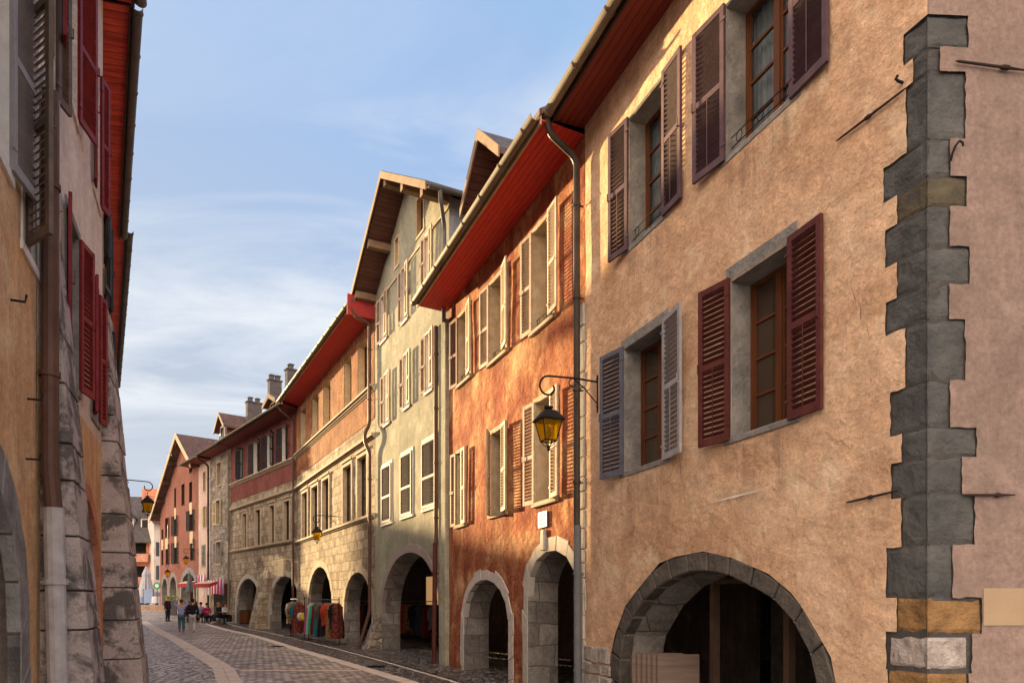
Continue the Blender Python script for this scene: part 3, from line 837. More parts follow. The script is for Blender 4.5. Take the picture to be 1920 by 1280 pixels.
# shop posts and beams inside the arch
sh = MB()
for xx in (1331, 1470):
    a = H.uv(xx, HZ, -.75)[0]; sh.box(a - .045, a + .045, .78, .88, -.1, 2.6)
sh.box(H.uv(1180, HZ)[0], H.uv(1500, HZ)[0], .80, .86, 1.95, 2.02)
a0 = H.uv(1250, HZ, -1.6)[0]
for k in range(3): sh.tube([(a0 + k * .5, 1.5, 2.0), (a0 + k * .5 + .35, 2.2, 2.6)], .04, 6)
sh.build('shop_post', 'shop_wood', H.root)
br_ = MB(); xa_ = H.uv(1275, HZ, -2.2)[0]
br_.tube([(xa_ + 1.7 * t, 2.2, 1.75 + .95 * sin(t * pi / 2)) for t in (0, .15, .3, .45, .6, .8, 1)], [.10] * 7, 6)
br_.build('arched_brace', 'shop_oak', H.root)
# rough stones at the foot of the left pier
rs_ = MB(); rq = random.Random(3); z = -.1
while z < .95:
    hgt = rq.uniform(.16, .3); x = -.02
    xe = H.uv(1150 - (z * 8), HZ)[0]
    while x < xe - .05:
        w_ = min(rq.uniform(.18, .36), xe - x); rs_.box(x, x + w_ - .015, -.028, .05, z, z + hgt - .015, j=.012); x += w_
    z += hgt
rs_.build('rubble_base', 'stone_chalk', H.root, bevel=.02)
H1 = H
lantern(H, H.uv(1121, HZ)[0], H.uv(1121, 716)[1], .85, 'black iron lantern with amber panes nearest the viewer, on the tan corner house')

# boards leaning inside the arch
for i in range(6):
    Yb = 9.2 + (5 - i) * .075; x_ = ((1233 - (5 - i) * 9.5) - CX) / F * Yb
    mb = MB(); mb.box(0, .56, 0, .028, 0, .985 + .01 * (i % 3))
    o = mb.build('wooden_board', 'wood_board', None, bevel=.004, loc=(x_, Yb, 0), rot=(R(-1.5), 0, R(-4)))
    tag(o, ['wooden board at the back of the row leaning in the near arch', 'second wooden board from the back of the row in the near arch', 'third wooden board from the back of the row in the near arch',
            'third wooden board from the front of the row in the near arch', 'second wooden board from the front of the row in the near arch', 'frontmost wide wooden board leaning in the near arch'][i], 'board', 'wooden boards stacked in the near arch')

# ---- 2 rust red house ---------------------------------------------------
H = House('rust_house', 'rust red plastered house with cream shutters and bright red eave, two stone arches', 'house', P['red'], P['near'], ARC)
def rwin(xl, xr, yt, yb, sl, sr, ml='shutter_cream', mr='shutter_cream', **k):
    a, b_, z0, z1 = H.op(xl, xr, yt, yb)
    window(H, a, b_, z0, z1, sur='stone_gold', w=.10, proud=.025, jit=.005, depth=.26, frame='wood_brown', rows=4, sill=.03, **k)
    if sl is not None: shutter(H, 'L', a, b_, z0 - .02, z1 + .03, ml, sl, mid=.47, w=(b_ - a) * .52, o=.05)
    if sr is not None: shutter(H, 'R', a, b_, z0 - .02, z1 + .03, mr, sr, mid=.47, w=(b_ - a) * .52, o=.10)
    return a, b_, z0, z1
U = [rwin(1001, 1037, 440, 622, 5, 5), rwin(920, 949, 537, 681, 5, 11), rwin(861, 882, 598, 722, 8, 9, 'shutter_cream_shaded')]
Lw = [rwin(1006, 1041, 757, 943, 6, 8), rwin(922, 948, 815, 966, 150, 10), rwin(858, 872, 852, 985, 8, 2, 'shutter_cream_shaded')]
for (a, b_, z0, z1) in U:
    gd = MB()
    for dz in (.1, .2): gd.tube([(a + .02, .04, z0 + dz), (b_ - .02, .04, z0 + dz)], .006, 5)
    for k in range(3):
        x = a + (b_ - a) * (k + .5) / 3; gd.tube([(x + .05 * cos(t * pi / 5), .035, z0 + .15 + .05 * sin(t * pi / 5)) for t in range(11)], .005, 5)
    gd.build('window_guard', 'iron_black', H.root)
def apx(xl, xr, ya, ys):
    a = H.uv(xl, HZ)[0]; b_ = H.uv(xr, HZ)[0]; xm = None
    c = H.pl + H.d * ((a + b_) / 2); za = EYE + (HZ - ya) / F * c.y
    cl = H.pl + H.d * a; zs = EYE + (HZ - ys) / F * cl.y
    return a, b_, zs, za
arch(H, *apx(870, 954, 1086, 1160), w=.24, sur='stone_white', n=17, jit=.05, proud=.015)
arch(H, *apx(990, 1084, 1031, 1110), w=.24, sur='stone_pale', n=17, jit=.05, proud=.015)
zt_red = 9.35
wallmesh(H, [(0, -.35), (H.L, -.35), (H.L, zt_red), (0, zt_red)], 'plaster_rust', .3, .022, 3.0)
eave(H, 9.35, 9.4, .78, 'soffit_red', -.25, H.L - .02, fascia='fascia_tan')
roof(H, 9.4, .78, 33, 4.6, -.25, H.L)
arcade(H, 3.2, 3.6)
# quoin strip next to the corner house
qs = MB(); z = -.2; rq = random.Random(8); xa = H.uv(1080, HZ)[0]
while z < 6.4:
    hgt = rq.uniform(.22, .5); qs.box(xa + rq.uniform(-.06, .06), H.L - .005, -.03, .03, z, z + hgt - .012, j=.008); z += hgt
qs.build('quoin', 'stone_pale', H.root, bevel=.012)
# enamel street plaque
a, b_ = H.uv(1013, HZ)[0], H.uv(1029, HZ)[0]; z1, z0 = H.uv(1013, 961)[1], H.uv(1013, 990)[1]
pl = MB(); pl.box(a, b_, -.045, -.022, z0, z1); pq = pl.build('plaque', 'white_enamel', H.root, bevel=.004)
tx = MB(); rq = random.Random(5)
for r_ in range(3):
    zz = z1 - .07 - r_ * .075; x = a + .05
    while x < b_ - .07:
        w_ = rq.uniform(.02, .05); tx.box(x, x + w_, -.049, -.044, zz - .02, zz + .012); x += w_ + .016
tx.build('lettering', 'shutter_slate', pq)
MB().box((a + b_) / 2 - .07, (a + b_) / 2 + .09, -.06, .0, z0 - .42, z0 - .05, j=.01).build('keystone', 'stone_pale', H.root, bevel=.01)
# dormer on the roof
def dormer(H, xc, hw, ze, rise, yf, yb, bm='boards_brown', rm='tile_slate', oh=.35, face='boards_brown', win=True, barge='wood_pale', und='boards_brown', e=.3):
    f = MB(); f.prism([(xc - hw, ze - 2.2), (xc + hw, ze - 2.2), (xc + hw, ze), (xc, ze + rise), (xc - hw, ze)], yf, yb)
    d = f.build('dormer', face, H.root)
    r_ = MB(); ub = MB(); sl = rise / hw
    for sg in (-1, 1):
        xo = xc + sg * (hw + e); zo = ze - sl * e
        pts = [(xc, ze + rise + .02), (xo, zo + .02), (xo, zo + .12), (xc, ze + rise + .14)]
        r_.prism(pts if sg > 0 else pts[::-1], yf - oh, yb + .4)
        pts = [(xc, ze + rise - .02), (xo, zo - .02), (xo, zo + .017), (xc, ze + rise + .017)]
        ub.prism(pts if sg > 0 else pts[::-1], yf - oh + .01, yb + .3)
    r_.build('dormer_roof', rm, d); ub.build('roof_boarding', und, d)
    b = MB()
    for sg in (-1, 1):
        xo = xc + sg * (hw + e + .02); zo = ze - sl * (e + .02)
        pts = [(xc, ze + rise - .1), (xo, zo - .1), (xo, zo + .15), (xc, ze + rise + .17)]
        b.prism(pts if sg > 0 else pts[::-1], yf - oh - .04, yf - oh - .002)
    b.build('bargeboard', barge, d)
    if win:
        w = MB(); w.box(xc - hw * .55, xc + hw * .55, yf - .03, yf + .02, ze - 1.05, ze + .05); o = w.build('dormer_window', 'trim_white', d)
        MB().box(xc - hw * .45, xc - .03, yf - .045, yf - .028, ze - .98, ze - .02).box(xc + .03, xc + hw * .45, yf - .045, yf - .028, ze - .98, ze - .02).build('glass', 'glass_dark', o)
    return d
dc = H.uv(898, HZ, 0)[0]
dormer(H, dc, .85, 11.72, .76, .95, 4.5, oh=.95, e=.42, barge='wood_pale', win=False, face='boards_brown')
H2 = H

# ---- 3 green gabled house ------------------------------------------------
H = House('green_house', 'tall sage green gabled house with white framed louvred windows', 'house', P['green'], P['red'], ARC)
ZE, ZA = 12.3, 14.45; mid = H.L / 2
def gwin(xl, xr, yt, yb, al, ar, ml='shutter_cream', mr='shutter_cream', hwf=1.0):
    a, b_, z0, z1 = H.op(xl, xr, yt, yb); w = .09
    z0 += w; z1 -= w; lf = (b_ - a) * .27
    if al < 90: a += lf; b_ -= lf; w = .05
    else: a += w; b_ -= w
    window(H, a, b_, z0, z1, sur='trim_white', w=w, proud=.02, depth=.18, rows=3, sill=.02, sillm='trim_white')
    if al > 90:
        shutter(H, 'R', a, b_, z0 + .01, z1 - .01, mr, 178.5, w=b_ - a - .01, o=.032, mid=.45); return
    hw = lf
    shutter(H, 'L', a, b_, z0 + .01, z1 - .01, ml, al, w=hw, o=.025); shutter(H, 'R', a, b_, z0 + .01, z1 - .01, mr, ar, w=hw, o=.025 if al > 90 else .09)
gwin(716.5, 736, 872, 988, 177, 177, 'shutter_taupe', 'shutter_taupe'); gwin(752, 775, 850, 976, 177, 177, 'shutter_taupe', 'shutter_taupe'); gwin(792, 820.5, 826, 962, 177, 177, 'shutter_taupe', 'shutter_taupe')
for (xl, xr, yt, yb) in ((716.5, 735, 704, 806), (752, 774, 668, 777), (792, 818, 630, 748), (709.5, 731, 562, 655), (749.5, 770, 508, 618), (792, 816, 446, 549)):
    gwin(xl, xr, yt, yb, 8, 3)
for (xl, xr, yt, yb) in ((782, 794, 378, 446), (741, 747, 452, 503)):
    a, b_, z0, z1 = H.op(xl, xr, yt, yb); window(H, a, b_, z0, z1, sur='trim_cream', w=.06, depth=.12, rows=3, leaves=1, proud=.015)
arch(H, *apx(716, 827, 1035, 1150), w=.26, sur='stone_mauve', n=21, jit=.015, proud=.012)
wallmesh(H, [(0, -.35), (H.L, -.35), (H.L, ZE), (mid, ZA), (0, ZE)], 'plaster_green', .35, .014, 6.0)
arcade(H, 3.6, 3.8)
s = MB(); s.add([(H.L, 0, 3.7), (H.L, 9, 3.7), (H.L, 9, ZE), (H.L, 0, ZE)], [(0, 1, 2, 3)]); s.add([(0, 0, 3.7), (0, 9, 3.7), (0, 9, ZE), (0, 0, ZE)], [(0, 3, 2, 1)])
s.add([(0, 9, -.2), (H.L, 9, -.2), (H.L, 9, ZE), (mid, 9, ZA), (0, 9, ZE)], [(0, 1, 2, 3, 4)]); s.build('side_wall', 'plaster_bluegrey', H.root)
r_ = MB(); rd = MB(); e, oh = .42, .75; sl = (ZA - ZE) / mid
for sg in (-1, 1):
    xo = mid + sg * (mid + e); zo = ZE - sl * e
    pts = [(mid, ZA + .14), (xo, zo + .14), (xo, zo + .24), (mid, ZA + .24)]; r_.prism(pts if sg > 0 else pts[::-1], -oh - .04, 9.3)
    pts = [(mid, ZA + .05), (xo, zo + .05), (xo, zo + .135), (mid, ZA + .135)]; rd.prism(pts if sg > 0 else pts[::-1], -oh, 9.2)
ro = r_.build('roof', 'tile_slate', H.root)
rd.build('roof_boarding', 'boards_brown', ro)
bb = MB()
for sg in (-1, 1):
    xo = mid + sg * (mid + e + .02); zo = ZE - sl * (e + .02)
    pts = [(mid, ZA + .0), (xo, zo + .0), (xo, zo + .22), (mid, ZA + .22)]; bb.prism(pts if sg > 0 else pts[::-1], -oh - .08, -oh - .042)
bb.build('bargeboard', 'wood_pale', ro)
for t in (0.03, .5, 0.97, -.5, -.97):
    x = mid + t * mid; z = ZA - abs(t) * (ZA - ZE); MB().box(x - .1, x + .1, -oh + .02, .1, z - .2, z + .03).build('purlin', 'wood_pale', ro)
gt = MB(); pr = []
for i in range(11): t = pi + pi * i / 10; pr.append((H.L + e + .1 + .09 * cos(t), ZE - sl * e + .1 + .09 * sin(t)))
for i in range(11): t = 2 * pi - pi * i / 10; pr.append((H.L + e + .1 + .078 * cos(t), ZE - sl * e + .1 + .078 * sin(t)))
gt.prism(pr, -oh, 9.1); gt.build('gutter', 'zinc_grey', H.root)
pipe(H, [(H.L + e + .1, -.45, ZE - .2), (H.L + e + .05, -.42, ZE - .45), (H.L + .02, -.14, ZE - .85), (H.L - .02, -.14, 9.0)], .055, 'zinc_grey')
st = MB(); st.box(-.0, H.L, -.03, .02, 12.0, 12.06); st.build('string_course', 'trim_cream', H.root)
xp = H.uv(829, HZ)[0]
MB().box(xp, H.L - .01, -.10, .05, -.2, 9.1).build('pilaster', 'plaster_green', H.root, bevel=.02)
xq = H.uv(826, HZ)[0]
pipe(H, [(xq - .03, -.12, 9.1), (xq - .03, -.12, 3.2)], .055, 'copper_brown'); pipe(H, [(xq - .02, -.15, 3.25), (xq - .02, -.18, .0)], .062, 'pipe_maroon')
# battered stone foot of the left pier
ft = MB(); x1_ = H.uv(716, HZ)[0]
ft.add([(.05, -.55, -.2), (x1_ + .0, -.55, -.2), (x1_, .6, -.2), (.05, .6, -.2), (.05, -.03, 1.25), (x1_, -.03, 1.25), (x1_, .6, 1.25), (.05, .6, 1.25)], [(0, 1, 5, 4), (1, 2, 6, 5), (3, 0, 4, 7), (4, 5, 6, 7)])
ft.build('pier_foot', 'rubble_stone', H.root)
H3 = H

# ---- 4 sunlit stone house and 5 its bent neighbour -------------------------
def cornice(H, z, steps, m, x0=0.0, x1=None, name='cornice', fz=None):
    x1 = H.L if x1 is None else x1; pr = [(.05, z - .02)]
    zz = z
    for (o, h) in steps: pr += [(-o, zz), (-o, zz + h)]; zz += h
    pr.append((.05, zz + .02))
    mb = MB(); mb.sweepx(pr[::-1], x0, x1, 1, fz); return mb.build(name, m, H.root)
def stone_house(H, seed, top, midw, arches, zc1, zc2, zsill, ztop, topwall, shut=None, curve=0):
    for (xl, xr, yt, yb) in top:
        a, b_, _, _ = H.op(xl, xr, yt, yb); window(H, a, b_, zc1 + .22, ztop - .45, sur='trim_cream' if not shut else 'trim_white', w=.035, proud=-.004, depth=.25, rows=3, frame='wood_brown', lint=.03)
    for (xl, xr, yt, yb) in midw:
        a, b_, _, _ = H.op(xl, xr, yt, yb); z0, z1 = zsill + .14, zc2 - .42
        window(H, a, b_, z0, z1, sur='stone_gold', w=.13, proud=.06, depth=.12, rows=3, frame='wood_dark', gl='glass_dark', lint=.16)
        mb = MB(); mb.box(a - .15, b_ + .15, -.11, -.05, z1 + .16, z1 + .24); mb.build('window_hood', 'stone_gold', H.root)
    for q in arches: arch(H, *apx(*q), w=.30, sur='stone_gold' if seed < 15 else 'stone_pale', lin='ashlar_pier', n=17, jit=.01, proud=.006)
    holes = H.holes
    zm = zc1 - .95
    lowr = [h for h in holes if h[0][1] < zm]; upr = [h for h in holes if h[0][1] >= zm]
    H.holes = lowr; sheet([(0, -.35), (H.L, -.35), (H.L, zm), (0, zm)], lowr, .45, .012, 0, seed).build('wall', 'stone_facade', H.root)
    sheet([(0, zm), (H.L, zm), (H.L, ztop), (0, ztop)], upr, .45, .0, -.015, seed).build('upper_wall', topwall, H.root)
    MB().box(0, H.L, -.0148, .03, zm - .03, zm).build('wall_edge', topwall, H.root)
    H.holes = holes
    cornice(H, zc1, [(.05, .06), (.10, .08), (.17, .07)], 'stone_gold', .0, H.L)
    cornice(H, zc2, [(.06, .06), (.14, .10)], 'stone_gold', .0, H.L)
    cornice(H, zsill, [(.06, .06), (.12, .09)], 'stone_gold', .0, H.L, 'sill_course')
    arcade(H, 3.9, 4.2)
H = House('sunlit_stone_house', 'sunlit limestone house with reddish upper floor and cream window recesses', 'house', P['stone'], P['green'], ARC)
z1c = H.uv(640, 788)[1] - .3
stone_house(H, 11, [(671.5, 689, 641, 742), (645.7, 659.5, 666, 763), (607, 620, 702, 799), (585.6, 597.6, 727, 816), (564, 573.5, 757, 835)],
            [(672.5, 689.4, 868, 971), (645, 660.6, 878, 978), (606, 618.4, 902, 992), (585.6, 597.5, 911, 1000), (567.5, 577.8, 924, 1007)],
            [(645, 697, 1072, 1141), (578, 622, 1062, 1130)], 9.1, 7.45, 4.62, 11.75, 'plaster_redbrown')
eave(H, 11.72, 11.95, .82, 'soffit_red', -.1, H.L - .05, gm='zinc', fascia='fascia_tan')
roof(H, 11.95, .82, 30, 4.6, -.1, H.L)
MB().box(H.L - .06, H.L - .01, -.98, .0, 11.6, 12.32).build('eave_end', 'boards_red', H.root)
pipe(H, [(H.L - .03, -.86, 11.85), (H.L - .03, -.7, 11.6), (H.L - .12, -.16, 11.45), (H.L - .12, -.16, 7.9), (H.L - .2, -.3, 7.6), (H.L - .2, -.3, 7.3), (H.L - .1, -.16, 6.9), (H.L - .1, -.16, 1.3), (H.L - .14, -.55, .0)], .06, 'copper_brown')
hr = [o for o in H.root.children if o.name.startswith('roof')][0]
xc = H.uv(566, HZ)[0]
chimney(H, hr, H.uv(566, 700, -1.5)[0], 1.5, 11.5, 14.2, .5, .55, pots=1)
lantern(H, H.uv(633, HZ)[0], H.uv(633, 968)[1], .85, 'iron lantern with amber panes on the sunlit stone house, its shadow on the wall')
H4 = H
H = House('bent_stone_house', 'pale limestone house with maroon upper floor and black shutters beside the sunlit one', 'house', P['bay'], P['stone'], ARC)
top5 = [(451, 457, 838, 890), (475.5, 487.5, 816, 881), (501, 513.3, 801, 868), (529, 539, 785, 856)]
stone_house(H, 17, top5, [(456, 463, 966, 1031), (480, 489, 960, 1027), (506.6, 515.3, 950, 1023), (533.4, 544, 941, 1016)],
            [(443.4, 487, 1084, 1136), (506, 563, 1079, 1145)], 9.0, 7.45, 4.75, 11.6, 'plaster_maroon', shut=True)
for i, q in enumerate(top5):
    a, b_, _, _ = H.op(*q); z0, z1 = 9.22, 11.15
    shutter(H, 'L', a, b_, z0, z1, 'shutter_black', (8, 15, 20, 16)[i], w=.5, o=.04); shutter(H, 'R', a, b_, z0, z1, 'shutter_black', (78, 30, 38, 26)[i], w=.52, o=.04)
eave(H, 11.6, 11.75, .85, 'soffit_darkred', -.0, H.L + .4, gm='zinc', fascia='fascia_dark')
rf = roof(H, 11.75, .85, 30, 4.6, -.0, H.L)
pipe(H, [(H.L - .1, -.95, 11.75), (H.L - .1, -.8, 11.5), (H.L - .1, -.14, 11.1), (H.L - .1, -.14, 4.9), (H.L - .1, -.16, .1)], .06, 'copper_brown')
chimney(H, rf, H.uv(476, 750, -3)[0], 3.0, 13, 16.1, .6, 1.3); chimney(H, rf, H.uv(515, 750, -2.5)[0], 2.5, 13, 16.2, .55, 1.0)
chimney(H, rf, H.uv(545, 750, -2.2)[0], 2.2, 13, 15.9, .6, .7, pots=1)
dormer(H, H.uv(418, 790, -1.0)[0], .95, 14.2, .85, 1.0, 4.5, rm='tile_roof', face='boards_brown', barge='wood_pale', oh=.3)
dormer(H, H.uv(513, 760, -1.0)[0], .8, 13.6, .35, 1.0, 4.5, rm='tile_slate', face='plaster_coral', barge='wood_pale', oh=.3)
pb = MB(); a, za = H.uv(524.7, 1049); b_, _ = H.uv(535.6, 1049); pb.box(a, b_, -.12, .02, za - .95, za); pb.build('stone_tablet', 'stone_gold', H.root, bevel=.02)
# battered buttress between the two arches
def batter(H, xa, xb, z1, out_, m='stone_pale', top=0.05):
    mb = MB(); K = 6; vs = []
    for k in range(K + 1):
        z = -.3 + (z1 + .3) * k / K; o = out_ * (1 - k / K) ** 1.1 + top * (k < K)
        vs += [(xa, .3, z), (xa, -o, z), (xb, -o, z), (xb, .3, z)]
    fs = [(k * 4 + i, k * 4 + i + 1, k * 4 + i + 5, k * 4 + i + 4) for k in range(K) for i in range(3)] + [(K * 4, K * 4 + 1, K * 4 + 2, K * 4 + 3)]
    mb.add(vs, fs); return mb.build('buttress', m, H.root)
batter(H, H.uv(489, HZ)[0], H.uv(503, HZ)[0], 3.4, .75, 'stone_facade'); 
H5 = H

# ---- 6 rubble house, 7 slim pale pink house -------------------------------------
H = House('rubble_house', 'rough grey rubble walled house with yellow shutters, far down the street', 'house', P['rubble'], P['bay'], ARC)
for i, (xl, xr, yt, yb, m) in enumerate(((407, 414.5, 869, 911, None), (405.5, 413, 939, 983, 'shutter_yellow'), (406, 414, 1016, 1057, 'shutter_ash'))):
    a, b_, z0, z1 = H.op(xl, xr, yt, yb); window(H, a, b_, z0, z1, sur='stone_gold', w=.1, proud=.03, rows=3)
    if m: shutter(H, 'L', a, b_, z0, z1, m, 10); shutter(H, 'R', a, b_, z0, z1, m, 12)
a = H.uv(401, HZ)[0]; b_ = H.uv(431, HZ)[0]
H.holes.append([(a, -.3), (b_, -.3), (b_, 2.75), (a, 2.75)]); lining([(a + .01, -.3), (a + .01, 2.74), (b_ - .01, 2.74), (b_ - .01, -.3)], 0, .6).build('doorway_lining', 'ashlar_pier', H.root)
wallmesh(H, [(0, -.35), (H.L, -.35), (H.L, 11.6), (0, 11.6)], 'rubble_stone', .5, .02, 21.0)
eave(H, 11.6, 11.7, .85, 'soffit_darkred', 0, H.L + .3, fascia='fascia_dark'); rf = roof(H, 11.7, .85, 30, 4.6); arcade(H, 3.4, 3)
pipe(H, [(H.L - .06, -.14, 11.2), (H.L - .06, -.14, .2)], .07, 'zinc'); H6 = H
H = House('slim_house', 'narrow pale pink plastered house between the rubble house and the gabled house', 'house', P['slim'], P['rubble'], ARC)
for (xl, xr, yt, yb, m) in ((381, 385.6, 886, 921, None), (382, 386, 950, 988, 'shutter_yellow'), (379, 385, 1022, 1061, 'shutter_greygreen')):
    a, b_, z0, z1 = H.op(xl, xr, yt, yb); window(H, a, b_, z0, z1, sur='stone_gold', w=.07, proud=.02, rows=3)
    if m: g_ = 176 if m == 'shutter_greygreen' else 12; shutter(H, 'L', a, b_, z0, z1, m, g_); shutter(H, 'R', a, b_, z0, z1, m, g_)
wallmesh(H, [(0, -.35), (H.L, -.35), (H.L, 11.5), (0, 11.5)], 'plaster_palepink', .5, .01, 23.0)
eave(H, 11.5, 11.6, .85, 'soffit_darkred', -1.5, H.L, fascia='fascia_dark'); rf = roof(H, 11.6, .85, 30, 4.6, -1.5)
pipe(H, [(H.L - .06, -.95, 11.6), (H.L - .06, -.14, 11.1), (H.L - .06, -.14, .3)], .07, 'iron_pipe')
chimney(H, rf, .6, 2.2, 12.5, 15.0, .5, .5, 'plaster_gable', pots=1); H7 = H

# ---- 8 gabled terracotta house at the end ------------------------------------------
H = House('gabled_house', 'terracotta house with a broad gable and three grey framed arches, far down', 'house', P['gable'], P['slim'], None)
for (xl, xr, yt, yb, pan) in ((355, 360, 865, 886, 0), (355, 360, 905, 941, 1), (340.5, 346, 909, 947, 0), (327, 330, 916, 951, 1), (356, 362, 957, 995, 1), (327.5, 331, 967, 1004, 1), (310, 315, 972, 1008, 1),
                         (357, 362, 1011, 1049, 0), (327.5, 332, 1017, 1055, 0), (311, 315.5, 1021, 1057, 0), (303, 306, 1024, 1058, 0), (303, 306, 992, 1010, 1)):
    a, b_, z0, z1 = H.op(xl, xr, yt, yb); window(H, a, b_, z0, z1, sur='wood_dark', w=.03, proud=.01, rows=2, depth=.2, gl='glass_dark')
    if pan: MB().box(a - .0, b_ + .0, -.02, .02, z0 - .95, z0 - .04).build('panel', 'trim_cream', H.root)
for (xl, xr, yt, yb, sd) in ((356, 362, 957, 995, 'LR'), (327.5, 331, 967, 1004, 'LR'), (310, 315, 972, 1008, 'R'), (327.5, 332, 1017, 1055, 'LR'), (311, 315.5, 1021, 1057, 'R'), (357, 362, 1011, 1049, 'R')):
    a, b_, z0, z1 = H.op(xl, xr, yt, yb)
    for c in sd: shutter(H, c, a, b_, z0, z1, 'shutter_black', 12, w=.5)
GZ = 1.2
def garch(xl, xr, ya, ys, w):
    a, b_, zs, za = apx(xl, xr, ya, ys); arch(H, a, b_, zs, za, w=w, sur='stone_jamb', lin='stone_jamb', n=1 if 0 else 13, jit=0, proud=.03)
garch(340, 368, 1074, 1106, .45); garch(318.5, 331, 1080, 1104, .35); garch(304.5, 314, 1083, 1104, .35)
xa = H.uv(345, HZ)[0]; zap = H.uv(345, 823)[1]; zl = H.uv(296, 965)[1]
sl = (zap - zl) / xa; xr_ = H.L
wallmesh(H, [(0, -.35), (H.L, -.35), (H.L, zap - sl * (H.L - xa)), (xa, zap), (0, zl)], 'plaster_gable', .6, .008, 30)
arcade(H, 4.2, 4)
g = MB(); g.box(0, H.L - .05, 9, 9.1, -.2, 8); g.add([(0, 0, -.2), (0, 9, -.2), (0, 9, zl), (0, 0, zl)], [(0, 1, 2, 3)]); g.build('side_wall', 'plaster_gable', H.root)
r_ = MB(); oh = .6
pts = [(xa, zap + .12), (-.9, zl - .9 * sl + .12), (-.9, zl - .9 * sl + .34), (xa, zap + .34)]; r_.prism(pts[::-1], -oh, 9.5)
xe = H.L + .25; ze = zap - sl * (xe - xa); pts = [(xa, zap + .12), (xe, ze + .12), (xe, ze + .34), (xa, zap + .34)]; r_.prism(pts, -oh, 9.5)
ro = r_.build('roof', 'tile_roof', H.root)
b = MB(); pts = [(xa, zap - .02), (-.95, zl - .95 * sl - .02), (-.95, zl - .95 * sl + .38), (xa, zap + .38)]; b.prism(pts[::-1], -oh - .06, -oh - .002)
pts = [(xa, zap - .02), (xe, ze - .02), (xe, ze + .38), (xa, zap + .38)]; b.prism(pts, -oh - .06, -oh - .002); b.build('bargeboard', 'trim_cream', ro)
for t in (.05, .3, .55, .8, 1.0):
    x = xa * (1 - t); z = zap - sl * (xa - x); MB().box(x - .12, x + .12, -oh + .05, .1, z - .25, z + .1).build('purlin', 'wood_dark', ro)
lantern(H, H.uv(372, HZ)[0], H.uv(372, 1030)[1], .85, 'right one of the two small iron lanterns on the gabled terracotta house')
lantern(H, H.uv(336, HZ)[0], H.uv(336, 1056)[1], .85, 'left one of the two small iron lanterns on the gabled terracotta house')
H8 = H

# ================================================================== LEFT SIDE OF THE STREET
def lw(Y): return -1.6 - .449 * Y
LEFT = 'houses on the left side of the street'
CB = (lw(10.6), 10.6); CE = (CB[0] - .6 * 6.9, 17.5); DE = (CB[0] - .6 * 20.0, 30.6); EE = (-25.5, 42.5)
HA = House('ochre_house', 'ochre orange plastered house at the left edge with grey violet shutters', 'house', (lw(1.5), 1.5), (lw(6.45), 6.45), LEFT)
H = HA
def lY(Y, Hh): return ((lw(Y) - Hh.pl.x) * Hh.d.x + (Y - Hh.pl.y) * Hh.d.y)
def lwin(H, Ya, Yb, z0, z1, ml, mr, al, ar, mid=.5, sur='trim_white', lab=(None, None), **k):
    a, b_ = lY(Ya, H), lY(Yb, H)
    window(H, a, b_, z0, z1, sur=sur, w=.10, proud=.015, depth=.24, rows=4, frame='wood_brown', **k)
    if ml: shutter(H, 'L', a, b_, z0, z1, ml, al, lab[0], mid=mid)
    if mr: shutter(H, 'R', a, b_, z0, z1, mr, ar, lab[1], mid=mid)
lwin(H, 4.65, 5.52, 5.22, 7.1, 'shutter_umber', 'shutter_ash', 14, 9)
lwin(H, 6.0, 6.5, 4.85, 6.9, None, None, 0, 0)
shutter(H, 'L', lY(6.0, H), lY(6.5, H), 4.85, 6.9, 'shutter_umber', 34, w=.42); shutter(H, 'R', lY(6.0, H), lY(6.5, H), 4.75, 6.8, 'shutter_ash', 8, w=.45)
a0, a1 = lY(3.6, H), lY(5.9, H)
Ia = arch_poly(a0, a1, 1.5, 2.75); H.holes.append(offset_arch(a0, a1, 1.5, 2.75, .34))
voussoirs(Ia, offset_arch(a0, a1, 1.5, 2.75, .34), 17, -.01, .1, jit=.02).build('arch_surround', 'stone_jamb', H.root, bevel=.008)
lining(Ia, 0, .8).build('arch_lining', 'arcade_wall', H.root)
wallmesh(H, [(0, -.35), (H.L, -.35), (H.L, 10.6), (0, 10.6)], 'plaster_orange', .35, .014, 41)
MB().box(0, H.L, 3.4, 3.5, -.3, 3.2).build('arcade_back_wall', 'arcade_wall', H.root); MB().box(0, H.L, .1, 3.4, 3.1, 3.2).build('arcade_ceiling', 'arcade_ceiling', H.root)
eave(H, 10.6, 10.65, .6, 'soffit_weathered', 0, H.L, fascia='fascia_dark', gm='zinc_grey'); roof(H, 10.65, .6, 32, 4.5)
for (y_, z_) in ((6.15, 3.55), (6.1, 3.0), (5.6, 4.2)):
    m = MB(); x = lY(y_, H); m.tube([(x, .02, z_), (x, -.10, z_), (x, -.11, z_ + .06)], .010, 6); m.build('hook', 'iron_black', H.root)
H = House('cream_house', 'cream plastered house on the left with red louvred shutters and stone buttresses', 'house', (lw(6.45), 6.45), CB, LEFT); HB = H
lwin(H, 7.55, 8.45, 7.66, 9.6, 'shutter_red', 'shutter_red', 10, 15, sur='plaster_cream')
lwin(H, 9.75, 10.25, 7.62, 9.6, 'shutter_red', 'shutter_red', 8, 16, sur='plaster_cream')
lwin(H, 7.85, 8.55, 4.35, 6.25, 'shutter_red', 'shutter_red', 10, 14, sur='stone_jamb')
lwin(H, 9.65, 10.1, 4.35, 6.25, 'shutter_red', 'shutter_red', 14, 14, sur='stone_jamb')
lwin(H, 6.75, 7.2, 7.0, 8.8, 'shutter_umber', 'shutter_umber', 20, 20, sur='plaster_cream')
a0, a1 = lY(7.75, H), lY(10.2, H)
